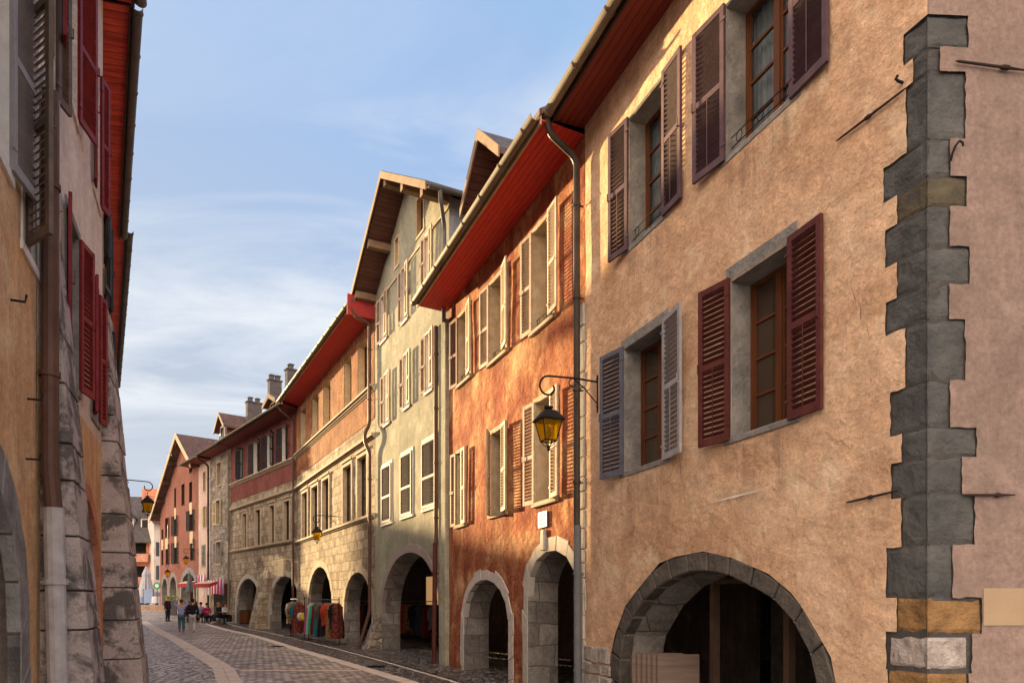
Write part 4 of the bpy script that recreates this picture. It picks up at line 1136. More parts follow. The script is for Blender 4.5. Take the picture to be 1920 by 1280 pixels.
Ia = arch_poly(a0, a1, 1.5, 3.1); H.holes.append(Ia); voussoirs(Ia, offset_arch(a0, a1, 1.5, 3.1, .22), 17, -.03, .1, jit=.02).build('arch_surround', 'plaster_coral', H.root)
lining(Ia, 0, .7).build('arch_lining', 'arcade_wall', H.root)
sheet([(0, 4.1), (H.L, 4.1), (H.L, 11.0), (0, 11.0)], [h for h in H.holes if h[0][1] > 4], .35, .014, 0, 43).build('upper_wall', 'plaster_cream', H.root)
sheet([(0, -.35), (H.L, -.35), (H.L, 4.1), (0, 4.1)], [h for h in H.holes if h[0][1] < 4], .35, .014, 0, 43).build('wall', 'plaster_orange', H.root)
MB().box(0, H.L, 3.4, 3.5, -.3, 3.5).build('arcade_back_wall', 'arcade_wall', H.root); MB().box(0, H.L, .1, 3.4, 3.4, 3.5).build('arcade_ceiling', 'arcade_ceiling', H.root)
eave(H, 11.0, 11.05, .42, 'soffit_weathered', 0, H.L - .1, fascia='fascia_dark', gm='zinc_grey'); roof(H, 11.05, .42, 32, 4.5)
def buttress(H, Ya, Yb, ztop, out0, name='buttress'):
    """battered ashlar buttress, block courses with recessed joints"""
    xa, xb = lY(Ya, H), lY(Yb, H)
    rq = random.Random(int(Ya * 10)); z = -.3; mb = MB(); core = MB()
    prof = lambda z: max(.03, out0 * (1 - max(0, z) / ztop) ** 1.05 + .02)
    while z < ztop - .15:
        h = min(rq.uniform(.34, .62), ztop - z); g = .010
        split = [xa, xb] if rq.random() < .6 else [xa, xa + (xb - xa) * rq.uniform(.35, .65), xb]
        for p, q in zip(split, split[1:]):
            j = lambda: rq.uniform(-.012, .012)
            o0, o1 = prof(z + g), prof(z + h - g)
            e = j()
            mb.add([(p + g * (p != xa) + j() * .5, .1, z + g), (p + g * (p != xa) + j() * .5, -o0 + e, z + g), (q - g * (q != xb) + j() * .5, -o0 + e, z + g), (q + j() * .5, .1, z + g),
                    (p + g * (p != xa) + j() * .5, .1, z + h - g), (p + g * (p != xa) + j() * .5, -o1 + e, z + h - g), (q - g * (q != xb) + j() * .5, -o1 + e, z + h - g), (q + j() * .5, .1, z + h - g)],
                   [(0, 1, 5, 4), (1, 2, 6, 5), (2, 3, 7, 6), (4, 5, 6, 7), (3, 2, 1, 0), (0, 4, 7, 3)])
        z += h
    o = mb.build('buttress', 'stone_buttress', H.root, bevel=.007)
    K = 6; vs = []
    for k in range(K + 1):
        z = -.3 + (ztop + .27) * k / K; q = prof(z) - .03; vs += [(xa + .03, .1, z), (xa + .03, -q, z), (xb - .03, -q, z), (xb - .03, .1, z)]
    core.add(vs, [(k * 4 + i, k * 4 + i + 1, k * 4 + i + 5, k * 4 + i + 4) for k in range(K) for i in range(3)]).build('buttress_mortar', 'mortar_dark', o)
buttress(H, 6.62, 7.35, 6.0, .52)
buttress(H, 10.5, 11.6, 6.4, .58)
xp = lY(6.5, H)
pipe(H, [(xp, -.10, 6.6), (xp, -.10, 3.0), (xp, -.13, 2.6)], .075, 'copper_brown'); pipe(H, [(xp, -.13, 2.62), (xp - .02, -.16, 1.2), (xp - .02, -.2, -.2)], .088, 'pipe_white')
def generic_house(name, label, pl, pr, zt, wm, soff, ov=.6, slope=32, rows=((4.6, 6.2), (7.4, 9.0)), step=2.3, sm='shutter_taupe', win=True, group=LEFT, rm='tile_roof', z0=-.35, back=9.2):
    H = House(name, label, 'house', pl, pr, group); rq = random.Random(int(zt * 100))
    if win:
        x = 1.2
        while x < H.L - 1.6:
            for (za, zb) in rows:
                if zb < zt - .2:
                    window(H, x, x + .85, za, zb, sur='stone_pale', w=.09, rows=3)
                    if sm: shutter(H, 'L', x, x + .85, za, zb, sm, rq.uniform(6, 20)); shutter(H, 'R', x, x + .85, za, zb, sm, rq.uniform(6, 20))
            x += step
        arch_x = 1.0
        while arch_x < H.L - 2.6:
            arch(H, arch_x, arch_x + 2.0, 1.4, 2.6, w=.25); arch_x += 3.0
        arcade(H, 3.1, 3.4)
    wallmesh(H, [(0, z0), (H.L, z0), (H.L, zt), (0, zt)], wm, .6, .01, zt)
    eave(H, zt, zt + .1, ov, soff, 0, H.L, fascia='fascia_dark', gm='zinc_grey'); roof(H, zt + .1, ov, slope, 4.5, m=rm, back=back)
    return H
HC = generic_house('coral_house', 'coral plastered house on the left with a deep weathered red eave', CB, CE, 11.0, 'plaster_coral', 'soffit_weathered', .36, step=2.4, sm='shutter_black')
BLK = True
HD = generic_house('tall_house', 'tall taupe house hidden round the bend on the left', CE, DE, 11.2, 'plaster_cream', 'soffit_weathered', .5, 30)
HE = generic_house('bend_house', 'tall cream house further round the bend on the left', DE, EE, 12.6, 'plaster_palepink', 'soffit_weathered', .4, 30, rows=((4.6, 6.2), (7.4, 9.0), (10.4, 12.0)))
lantern(HD, (Vector((-13.0, 22.0)) - HD.pl).dot(HD.d), EYE + (HZ - 897) / F * 22.0, 1.28, 'black iron lantern with amber panes standing out from the left wall against the sky', group='wrought iron wall lanterns')

# ================================================================== BACKGROUND ACROSS THE SQUARE
def far_house(name, label, x0, x1, Y, zt, wm, roofz, rm='tile_slate', balc=True):
    H = House(name, label, 'house', ((x0 - CX) / F * Y, Y), ((x1 - CX) / F * Y, Y + 1), 'houses across the square')
    wallmesh(H, [(0, .5), (H.L, .5), (H.L, zt), (0, zt)], wm, .8, .01, zt)
    s = MB(); s.prism([(-.9, zt - .1), (4.5, roofz), (9.5, zt), (9.5, zt - .2), (4.5, roofz - .2), (-.9, zt - .25)], -.3, H.L + .3, 'x')
    ro = s.build('roof', rm, H.root)
    g = MB(); g.add([(0, 0, .5), (0, 9, .5), (0, 9, zt), (0, 4.5, roofz - .1), (0, 0, zt)], [(0, 1, 2, 3, 4)]); g.add([(H.L, 0, .5), (H.L, 9, .5), (H.L, 9, zt), (H.L, 4.5, roofz - .1), (H.L, 0, zt)], [(4, 3, 2, 1, 0)])
    g.add([(0, 9, .5), (H.L, 9, .5), (H.L, 9, zt), (0, 9, zt)], [(0, 1, 2, 3)]); g.build('party_wall', wm, H.root)
    return H, ro
HF, ro = far_house('balcony_house', 'orange house with balconies and a dark mansard roof across the square', 205, 288, 88, 9.2, 'plaster_coral', 15.6)
for z0 in (4.0, 7.0):
    x = 2.8; 
    while x < HF.L - .6:
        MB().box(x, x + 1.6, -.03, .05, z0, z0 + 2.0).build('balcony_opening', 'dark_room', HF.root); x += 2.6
    MB().box(.6, HF.L - .9, -1.0, .0, z0 - .5, z0 + .55).build('balcony', 'plaster_pink', HF.root)
    b = MB(); 
    for k in range(3): b.box(.6, HF.L - .9, -1.03, -1.0, z0 + .62 + k * .09, z0 + .65 + k * .09)
    b.build('railing', 'iron_black', HF.root)
for k, x in enumerate((2.0, 4.1)):
    d = MB(); d.box(x - .6, x + .6, .8, 3, 10, 12.3); dd = d.build('dormer', 'trim_white', HF.root)
    MB().box(x - .45, x + .45, .74, .81, 10.6, 12.1).build('glass', 'glass_dark', dd); MB().prism([(x - .8, 12.3), (x + .8, 12.3), (x, 13.0)], .5, 3.2).build('dormer_roof', 'tile_slate', dd)
MB().box(HF.L - 3.1, HF.L - .4, 3.6, 5.0, 13.5, 16.6).build('chimney', 'plaster_coral', ro)
HG, ro = far_house('corner_far_house', 'narrow cream house end beside the balcony house across the square', 288.5, 306, 87, 11.5, 'plaster_cream', 14.0, 'tile_roof')
MB().box(0, HG.L, -.05, .02, .5, 2.6).build('plinth', 'stone_jamb', HG.root)
for z0 in (4.2, 7.2): MB().box(.15 * HG.L, .4 * HG.L, -.04, .02, z0, z0 + 1.8).build('window', 'glass_dark', HG.root)
def uvw(u, v): return (.760 * u - .649 * v, .649 * u + .760 * v)
generic_house('square_house', 'long pale house on the far left of the square behind the left row', uvw(5.0, 80), uvw(12.5, 80), 11.9, 'plaster_palepink', 'soffit_weathered', slope=25, z0=.5, group='houses across the square', rows=((5.2, 6.8), (7.8, 9.2)))
generic_house('low_square_house', 'lower cream house right of the long pale house on the square', uvw(12.5, 80), uvw(16.0, 80), 7.7, 'plaster_cream', 'soffit_weathered', slope=25, z0=.5, group='houses across the square', rows=((4.9, 6.4),))

# ================================================================== GROUND
def ground_mats():
    # irregular dark cobbles
    def cob(name, scale, c0, c1, c2, joint, rough=.5, st=(1, 1, 1), rand=.9, bs=.9):
        m, nt, b, out = newmat(name)
        v = coords(nt, st)
        nv = N(nt, 'ShaderNodeTexNoise', Scale=1.2, Detail=3); nt.links.new(v, nv.inputs['Vector'])
        vm = nt.nodes.new('ShaderNodeVectorMath'); vm.operation = 'MULTIPLY_ADD'; nt.links.new(nv.outputs['Color'], vm.inputs[0]); vm.inputs[1].default_value = (.25, .25, 0); nt.links.new(v, vm.inputs[2])
        vo = N(nt, 'ShaderNodeTexVoronoi', feature='DISTANCE_TO_EDGE', Scale=scale, Randomness=rand); nt.links.new(vm.outputs[0], vo.inputs['Vector'])
        vc = N(nt, 'ShaderNodeTexVoronoi', feature='F1', Scale=scale, Randomness=rand); nt.links.new(vm.outputs[0], vc.inputs['Vector'])
        sep = nt.nodes.new('ShaderNodeSeparateColor'); nt.links.new(vc.outputs['Color'], sep.inputs[0])
        tone = ramp(nt, sep.outputs[0], [(0, c0), (.5, c1), (1, c2)])
        edge = ramp(nt, vo.outputs[0], [(.03, 0.0), (.16, 1.0)])
        dirt = ramp(nt, noise_(nt, v, .45, 6, .65), [(.3, .72), (.7, 1.15)])
        c = mixc(nt, 1.0, tone, dirt, 'MULTIPLY'); c = mixc(nt, edge, joint, c)
        nt.links.new(c, b.inputs['Base Color'])
        rr = ramp(nt, noise_(nt, v, 5, 4, .6), [(.3, rough - .12), (.7, rough + .15)]); nt.links.new(rr, b.inputs['Roughness'])
        p = bump(nt, b, ramp(nt, vo.outputs[0], [(0, 0.0), (.30, 1.0)]), bs, .035); bump(nt, b, noise_(nt, v, 40, 4, .6), .3, .006, p)
    cob('cobble_dark', 7.5, (.11, .096, .086), (.20, .178, .16), (.31, .275, .25), (.014, .012, .011), .36, st=(1, .5, 1))
    cob('cobble_pale', 7.0, (.42, .38, .35), (.60, .55, .51), (.72, .67, .62), (.026, .022, .020), .34, st=(1, .42, 1))
    # setts in straight courses across the street
    m, nt, b, out = newmat('setts')
    v = coords(nt)
    nv = N(nt, 'ShaderNodeTexNoise', Scale=2.5, Detail=2); nt.links.new(v, nv.inputs['Vector'])
    vm = nt.nodes.new('ShaderNodeVectorMath'); vm.operation = 'MULTIPLY_ADD'; nt.links.new(nv.outputs['Color'], vm.inputs[0]); vm.inputs[1].default_value = (.04, .04, 0); nt.links.new(v, vm.inputs[2])
    br = N(nt, 'ShaderNodeTexBrick', Scale=1.0); br.offset = .5
    br.inputs['Brick Width'].default_value = .20; br.inputs['Row Height'].default_value = .27; br.inputs['Mortar Size'].default_value = .016; br.inputs['Mortar Smooth'].default_value = .3
    nt.links.new(vm.outputs[0], br.inputs['Vector'])
    br.inputs['Color1'].default_value = (0, 0, 0, 1); br.inputs['Color2'].default_value = (1, 1, 1, 1); br.inputs['Mortar'].default_value = (.5, .5, .5, 1)
    t = ramp(nt, br.outputs['Color'], [(0, (.22, .19, .172)), (.5, (.42, .365, .33)), (1, (.62, .55, .50))])
    c = mixc(nt, 1.0, t, ramp(nt, noise_(nt, v, .5, 7, .68), [(.3, .7), (.7, 1.2)]), 'MULTIPLY')
    sp = ramp(nt, noise_(nt, v, 7, 2, .4), [(.70, 0.0), (.74, 1.0)])
    c = mixc(nt, math_(nt, 'MULTIPLY', sp, .5), c, (.42, .38, .34))
    c = mixc(nt, br.outputs['Fac'], c, (.016, .013, .012))
    nt.links.new(c, b.inputs['Base Color'])
    nt.links.new(ramp(nt, noise_(nt, v, 3, 5, .6), [(.3, .30), (.7, .55)]), b.inputs['Roughness'])
    h = math_(nt, 'SUBTRACT', 1.0, br.outputs['Fac']); p = bump(nt, b, h, .7, .02); bump(nt, b, noise_(nt, v, 30, 5, .65), .45, .012, p)
ground_mats()
mat('band_stone', (.78, .67, .56), (.60, .51, .42), 2.2, .55, .35, 40, dist=.008)
mat('litter_pale', (.62, .52, .38), (.40, .28, .14), 9, .8)
mat('square_paving', (.28, .26, .25), (.20, .185, .175), 2, .6, .3, 20)
mat('step_stone', (.42, .26, .17), (.30, .18, .12), 2, .7, .3, 20)
def strip(name, rows, m, lift, nx=6, kind='structure', zf=gz):
    """rows: (Y, x_left, x_right) interpolated into a sheet that follows the ground"""
    mb = MB(); vs = []; 
    Ys = []
    for (r0, r1) in zip(rows, rows[1:]):
        k = max(1, int(abs(r1[0] - r0[0]) / 1.0))
        for i in range(k): f = i / k; Ys.append(tuple(r0[j] + (r1[j] - r0[j]) * f for j in range(3)))
    Ys.append(rows[-1])
    for (Y, a, b_) in Ys:
        for i in range(nx + 1): x = a + (b_ - a) * i / nx; vs.append((x, Y, zf(Y) + lift))
    fs = [(j * (nx + 1) + i, j * (nx + 1) + i + 1, (j + 1) * (nx + 1) + i + 1, (j + 1) * (nx + 1) + i) for j in range(len(Ys) - 1) for i in range(nx)]
    mb.add(vs, fs); o = mb.build(name, m); o['kind'] = kind; return o
LBAND = [(1.5, .9), (3, -.4), (9, -3.3), (14.2, -5.87), (17.4, -7.37), (20.2, -9.04), (24, -11.3), (28.4, -13.9), (34, -17.3), (40, -21), (46, -25)]
RBAND = [(1.5, 3.4), (5, 1.8), (9, .35), (14.2, -2.09), (18.5, -4.5), (23.8, -7.53), (28.5, -10.1), (33.4, -12.85), (40, -17.2), (46, -21.4)]
CHAN = [(1.5, 4.2), (6, 2.2), (10, .55), (14.6, -1.32), (19, -3.55), (23.6, -6.0), (29, -9.0), (35.5, -12.7), (43.5, -18.2)]
def at(L, Y):
    for (a, xa), (b_, xb) in zip(L, L[1:]):
        if Y <= b_: return xa + (xb - xa) * (Y - a) / (b_ - a)
    return L[-1][1]
Yg = [-30, -10, 0] + [2 * i for i in range(1, 29)]
g = strip('ground', [(-400, -600, 600)] + [(y, -600, 600) for y in (-30, 0, 10, 20, 30, 36, 40, 46, 52, 56)] + [(900, -600, 600)], 'cobble_dark', 0, nx=24)
YY = [1.5, 4, 7, 10, 14.2, 17.4, 20.2, 24, 28.4, 33, 36, 40, 46]
strip('street_paving', [(y, at(LBAND, y), at(RBAND, y)) for y in YY] , 'setts', .004, 8)
strip('cobbled_lane', [(y, min(at(LBAND, y) - 14, -8), at(LBAND, y)) for y in YY] , 'cobble_pale', .004, 8)
strip('far_street_paving', [(46, -60, -20.0), (56, -60, -22)], 'cobble_pale', .005, 8)
def band(name, L, w, y0, y1, m='band_stone', lift=.008, joint=.9):
    """row of separate stone slabs following the line"""
    mb = MB(); Y = y0; rq = random.Random(3)
    def off(Y, o):
        d = Vector((at(L, Y + .4) - at(L, Y - .4), .8)).normalized(); return (at(L, Y) + d.y * o, Y - d.x * o)
    while Y < y1:
        k = joint * rq.uniform(.8, 1.2); Yn = min(Y + k, y1); g_ = .012
        c = [off(Y + g_, -w / 2), off(Y + g_, w / 2), off(Yn - g_, w / 2), off(Yn - g_, -w / 2)]
        vs = [(p[0], p[1], gz(p[1]) + lift) for p in c]
        mb.add(vs, [(0, 1, 2, 3)]); Y = Yn
    o = mb.build(name, m); o['kind'] = 'structure'; return o
def shift(L, d): return [(y, x + d) for y, x in L]
band('paving_band', shift(LBAND, -.14), .24, 3, 45); band('paving_band', shift(LBAND, .14), .24, 3, 45)
band('paving_band', RBAND, .34, 3, 45.5)
band('gutter_channel', CHAN, .10, 3, 43, 'band_stone', .006, .16)
band('gutter_channel', shift(CHAN, .2), .07, 3, 43, 'cobble_dark', .012, .16)
for Yc in (10.8, 16.55, 23.3, 30.8, 38.5):
    a, b_ = at(LBAND, Yc) + .3, at(RBAND, Yc) - .22; mb = MB(); x = a; rq = random.Random(int(Yc))
    while x < b_:
        x2 = min(b_, x + rq.uniform(.7, 1.0)); mb.add([(x + .01, Yc, gz(Yc) + .008), (x2, Yc, gz(Yc) + .008), (x2, Yc + .22, gz(Yc + .2) + .008), (x + .01, Yc + .22, gz(Yc + .2) + .008)], [(0, 1, 2, 3)]); x = x2
    o = mb.build('paving_band', 'band_stone'); o['kind'] = 'structure'
st = MB(); st.prism([(-70, 56), (-27.5, 55.0), (-26, 56.6), (-24, 60), (-24, 130), (-90, 130)], .5, 1.2, 'z'); o = st.build('plaza', 'square_paving', bevel=.02); o['kind'] = 'structure'
st = MB(); st.prism([(-70, 55.55), (-27.5, 54.55), (-25.5, 56.6), (-25.5, 57.2), (-27.5, 55.5), (-70, 56.5)], .5, 1.16, 'z'); o = st.build('plaza_step', 'step_stone', bevel=.02); o['kind'] = 'structure'
# dark drain covers
for (x_, y_) in ((-8.6, 25.0), (-3.5, 17.6)):
    mb = MB(); mb.box(-.22, .22, -.2, .2, 0, .014)
    for k in range(5): mb.box(-.18, .18, -.16 + k * .075, -.13 + k * .075, .014, .02)
    o = mb.build('drain_cover', 'iron_black', None, loc=(x_, y_, gz(y_) + .002)); tag(o, 'square iron drain cover in the setts' + (' further along the street' if y_ > 20 else ' close to the viewer'), 'drain cover')

def stainmat(name, c, k):
    m, nt, b, out = newmat(name); tc = nt.nodes.new('ShaderNodeTexCoord'); sp = nt.nodes.new('ShaderNodeSeparateXYZ'); nt.links.new(tc.outputs['Generated'], sp.inputs[0])
    n = ramp(nt, noise_(nt, coords(nt, (7, 7, .5)), 1.6, 6, .7), [(.42, 0.0), (.66, 1.0)])
    ex = ramp(nt, math_(nt, 'ABSOLUTE', math_(nt, 'SUBTRACT', sp.outputs[0], .5)), [(.34, 1.0), (.5, 0.0)])
    f = math_(nt, 'MULTIPLY', math_(nt, 'MULTIPLY', n, ex), math_(nt, 'MULTIPLY', math_(nt, 'POWER', sp.outputs[2], 1.4), k))
    b.inputs['Base Color'].default_value = (*c, 1); b.inputs['Roughness'].default_value = .95; b.inputs['Specular IOR Level'].default_value = .05
    tr = nt.nodes.new('ShaderNodeBsdfTransparent'); mx = nt.nodes.new('ShaderNodeMixShader'); nt.links.new(f, mx.inputs[0]); nt.links.new(tr.outputs[0], mx.inputs[1]); nt.links.new(b.outputs[0], mx.inputs[2]); nt.links.new(mx.outputs[0], out.inputs[0])
stainmat('rain_stain', (.14, .09, .06), .42)
for Hh, wins, hh in ((H1, (aUL, aUR, aLL, aLR), .95), (H2, U + Lw, .8)):
    for (a, b_, z0, z1) in wins:
        zt_ = z0 - .12
        MB().add([(a - .12, -.032, zt_ - hh), (b_ + .12, -.032, zt_ - hh), (b_ + .12, -.032, zt_), (a - .12, -.032, zt_)], [(0, 1, 2, 3)]).build('rain_stain', 'rain_stain', Hh.root)
def crack(Hh, p0, p1, seed, w=.006):
    rq = random.Random(seed); a, za = Hh.uv(*p0); b_, zb = Hh.uv(*p1); n = 16; mb = MB(); P = []
    for i in range(n + 1):
        t = i / n; P.append((a + (b_ - a) * t + rq.uniform(-.02, .02), za + (zb - za) * t + rq.uniform(-.02, .02)))
    vs = []
    for i, p in enumerate(P):
        ww = w * (.25 + sin(pi * i / n)) * rq.uniform(.5, 1.2); vs += [(p[0] - ww * .5, -.022, p[1] + ww * .4), (p[0] + ww * .5, -.022, p[1] - ww * .4)]
    mb.add(vs, [(2 * i, 2 * i + 1, 2 * i + 3, 2 * i + 2) for i in range(n)]).build('crack', 'mortar_dark', Hh.root)
crack(H1, (1250, 700), (1300, 1010), 1); crack(H1, (1590, 520), (1640, 640), 2, .005); crack(H1, (1560, 820), (1640, 860), 5, .005); crack(H2, (1060, 640), (1072, 720), 3); crack(H1, (1430, 300), (1520, 330), 4, .004)
lt = MB(); rq = random.Random(21)
for k in range(260):
    Y = rq.uniform(14.3, 42); a, b_ = at(LBAND, Y) - 1.5, at(CHAN, Y); x = a + (b_ - a) * rq.random() ** .7; q = rq.uniform(.02, .055); an = rq.uniform(0, 6.28); z = gz(Y) + .012
    lt.add([(x + q * cos(an + t * pi / 2) * (1, .6, 1, .6)[t], Y + q * sin(an + t * pi / 2) * (1, .6, 1, .6)[t], z + rq.uniform(0, .02)) for t in range(4)], [(0, 1, 2, 3)])
o = lt.build('leaf_litter', 'litter_pale'); o['kind'] = 'stuff'

# ================================================================== PEOPLE
def cloth(name, c, c2=None): mat(name, c, c2, 6, .85, .2, 40)
for n_, c in (('skin', (.52, .29, .19)), ('hair_dark', (.03, .018, .012)), ('hair_brown', (.09, .045, .022)), ('hair_blond', (.36, .22, .09)), ('cloth_lavender', (.36, .36, .66)), ('cloth_teal', (.085, .15, .19)), ('cloth_black', (.018, .017, .02)),
              ('cloth_stone', (.50, .47, .46)), ('cloth_plum', (.075, .022, .04)), ('cloth_navy', (.03, .035, .06)), ('cloth_sky', (.28, .36, .52)), ('cloth_magenta', (.40, .02, .12)), ('cloth_white', (.62, .61, .62)), ('cloth_grey', (.24, .24, .26)),
              ('shoe_tan', (.30, .17, .10)), ('shoe_white', (.55, .53, .52)), ('cloth_rust', (.42, .06, .03)), ('cloth_green', (.05, .34, .19)), ('cloth_mint', (.30, .55, .42)), ('cloth_turquoise', (.02, .16, .21)), ('cloth_brown', (.11, .055, .03)),
              ('cloth_leopard', (.22, .12, .06)), ('cloth_wine', (.16, .02, .025)), ('cloth_pink', (.44, .10, .24)), ('cloth_yellow', (.68, .52, .05)), ('cloth_cream', (.55, .50, .42)), ('cloth_floral', (.06, .024, .02)), ('cloth_olive', (.10, .095, .06))): cloth(n_, c)
def printed(name, a, b_, sc=26, lo=.46, hi=.52):
    m, nt, b, out = newmat(name); v = coords(nt)
    nt.links.new(ramp(nt, noise_(nt, v, sc, 3, .5, .6), [(lo, a), (hi, b_)]), b.inputs['Base Color']); b.inputs['Roughness'].default_value = .85; b.inputs['Specular IOR Level'].default_value = .1
printed('cloth_floral', (.035, .012, .012), (.20, .05, .035)); printed('cloth_leopard', (.05, .028, .015), (.36, .20, .09), 34); printed('cloth_cream', (.14, .09, .06), (.52, .45, .37), 14)
def skin_mesh(name, J, E, m, parent, sub=2, root=0):
    """J: {joint: (xyz, radius)}; E: bone list -> one continuous skinned surface"""
    keys = list(J); idx = {k: i for i, k in enumerate(keys)}
    me = bpy.data.meshes.new(name); me.from_pydata([J[k][0] for k in keys], [(idx[a], idx[b_]) for a, b_ in E], []); me.update()
    o = bpy.data.objects.new(name, me); COL.objects.link(o)
    o.modifiers.new('skin', 'SKIN'); sk = me.skin_vertices[0] if me.skin_vertices else None
    if sk is None: return o
    for k in keys:
        r = J[k][1]; r = r if isinstance(r, tuple) else (r, r); sk.data[idx[k]].radius = r; sk.data[idx[k]].use_root = (idx[k] == root)
    s = o.modifiers.new('sub', 'SUBSURF'); s.levels = sub; s.render_levels = sub
    dg = bpy.context.evaluated_depsgraph_get(); ev = o.evaluated_get(dg)
    me2 = bpy.data.meshes.new_from_object(ev); me2.name = name
    bpy.data.objects.remove(o)
    me2.materials.clear(); me2.materials.append(MATS[m])
    for p in me2.polygons: p.use_smooth = True
    o = bpy.data.objects.new(name, me2); COL.objects.link(o); o.parent = parent; return o
def person(x, y, rz, label, P, top, bottom, hair, shoe, hscale=1.0, group='people in the street', long_hair=False, zoff=0.0, top_r=1.0, jacket=None):
    root = empty('person', (x, y, gz(y) + zoff), rz, label, 'person', group); root.scale = (hscale,) * 3
    D = {}
    def J(n_, p, r): D[n_] = (Vector(p), r)
    hip = P.get('hip', (0, 0, .92)); hp = Vector(hip); lean = Vector(P.get('lean', (0, 0, 0)))
    sp, ch, nk, hd = hp + Vector((0, .0, .2)) + lean * .35, hp + Vector((0, .0, .42)) + lean * .8, hp + Vector((0, .01, .57)) + lean, hp + Vector((0, .03, .66)) + lean * 1.1
    hd += Vector(P.get('head', (0, 0, 0)))
    J('hip', hp, (.125, .10)); J('sp', sp, (.115, .09)); J('ch', ch, (.14, .105)); J('nk', nk, .052); J('h0', hd, (.062, .07)); J('h1', hd + Vector((0, .0, .07)), (.075, .09)); J('h2', hd + Vector((0, .0, .145)), (.058, .07))
    E = [('hip', 'sp'), ('sp', 'ch'), ('ch', 'nk'), ('nk', 'h0'), ('h0', 'h1'), ('h1', 'h2')]
    for s_, n_ in ((-1, 'l'), (1, 'r')):
        sh = ch + Vector((s_ * .165, 0, .07)); el, wr = Vector(P['arm' + n_][0]), Vector(P['arm' + n_][1])
        J('sh' + n_, sh, .052); J('el' + n_, el, .040); J('wr' + n_, wr, .027); d = (wr - el).normalized()
        J('pm' + n_, wr + d * .07, (.038, .02)); E += [('ch', 'sh' + n_), ('sh' + n_, 'el' + n_), ('el' + n_, 'wr' + n_), ('wr' + n_, 'pm' + n_)]
        up = d.cross(Vector((0, 1, .2))).normalized() if abs(d.y) < .9 else Vector((1, 0, 0))
        for k in range(4):
            q = 'f%d%s' % (k, n_); J(q, wr + d * (.145 + (.018, .028, .02, -.005)[k]) + up * (k - 1.5) * .02 + Vector((0, .012, -.004 * k)), .0085); E.append(('pm' + n_, q))
        J('th' + n_, wr + d * .075 + up * .055, .010); E.append(('wr' + n_, 'th' + n_))
        kn, an, to = (Vector(v) for v in P['leg' + n_])
        hj = hp + Vector((s_ * .09, 0, -.04)); J('hj' + n_, hj, .088); J('kn' + n_, kn, .058); J('cf' + n_, kn.lerp(an, .3), .054); J('an' + n_, an, .038); J('to' + n_, to, (.04, .028))
        E += [('hip', 'hj' + n_), ('hj' + n_, 'kn' + n_), ('kn' + n_, 'cf' + n_), ('cf' + n_, 'an' + n_), ('an' + n_, 'to' + n_)]
    sub1 = lambda ks: ({k: D[k] for k in ks}, [e for e in E if e[0] in ks and e[1] in ks])
    skin_mesh('body', D, E, 'skin', root)
    face = Vector(P.get('face', (0, 1, 0)))
    fc = hd + face * .085 + Vector((0, 0, .07)); sd = face.cross(Vector((0, 0, 1))).normalized()
    nb = MB(); nb.tube([fc + Vector((0, 0, .03)) - face * .005, fc + face * .018 - Vector((0, 0, .008)), fc - Vector((0, 0, .018)) - face * .004], [.008, .014, .008], 6)
    for s_ in (-1, 1): nb.tube([hd + sd * s_ * .073 + Vector((0, 0, .05)), hd + sd * s_ * .082 + Vector((0, 0, .075)), hd + sd * s_ * .074 + Vector((0, 0, .1))], [.008, .016, .008], 6)
    nb.build('face_feature', 'skin', root, smooth=True)
    ey = MB()
    for s_ in (-1, 1): ey.lathe([(.002, -.006), (.009, 0), (.002, .006)], 6, fc + sd * s_ * .03 + Vector((0, 0, .025)) - face * .006)
    ey.tube([fc + sd * -.022 - Vector((0, 0, .042)) - face * .012, fc - Vector((0, 0, .045)) - face * .004, fc + sd * .022 - Vector((0, 0, .042)) - face * .012], .004, 5)
    ey.build('eyes_and_mouth', 'hair_dark', root)
    # clothing follows the same joints with a little more girth
    def grow(v, a, k): r = v[1]; r = r if isinstance(r, tuple) else (r, r); return (v[0], (r[0] * k + a, r[1] * k + a))
    ks = ['hip', 'sp', 'ch', 'shl', 'shr', 'ell', 'elr', 'wrl', 'wrr']
    T, TE = sub1(ks); T = {k: grow(v, .02, 1.06 * top_r) for k, v in T.items()}
    T['hip'] = (T['hip'][0] - Vector((0, 0, .08)), (T['hip'][1][0] + .02, T['hip'][1][1] + .03)); T['nk2'] = (D['nk'][0] - Vector((0, 0, .03)), (.07, .06)); TE.append(('ch', 'nk2'))
    for n_ in 'lr': T['wr' + n_] = (T['wr' + n_][0], (.042, .042)); T['el' + n_] = (T['el' + n_][0], (.06, .06))
    skin_mesh('top', T, TE, top, root)
    ks = ['hip'] + [a + n_ for n_ in 'lr' for a in ('hj', 'kn', 'cf', 'an')]
    B, BE = sub1(ks); B = {k: grow(v, .022, 1.03) for k, v in B.items()}
    skin_mesh('trousers', B, BE, bottom, root)
    for n_ in 'lr':
        a, t = D['an' + n_][0], D['to' + n_][0]; dr = (t - a); dr.z = 0; dr = dr.normalized() if dr.length > .01 else Vector((0, 1, 0))
        z0 = min(a.z, t.z)
        sh = MB(); sh.tube([a - dr * .06 + Vector((0, 0, -.035)), a + Vector((0, 0, -.015)), a.lerp(t, .6) + Vector((0, 0, .0)), t + dr * .05 + Vector((0, 0, -.004))], [.04, .05, .045, .022], 8); sh.build('shoe', shoe, root, smooth=True)
    hb = hd + Vector((0, 0, .10)) - face * .018
    hm = MB(); hm.lathe([(.03, -.10), (.075, -.06), (.092, -.01), (.092, .04), (.07, .085), (.02, .105)], 14, hb, 0, .96, 1.08)
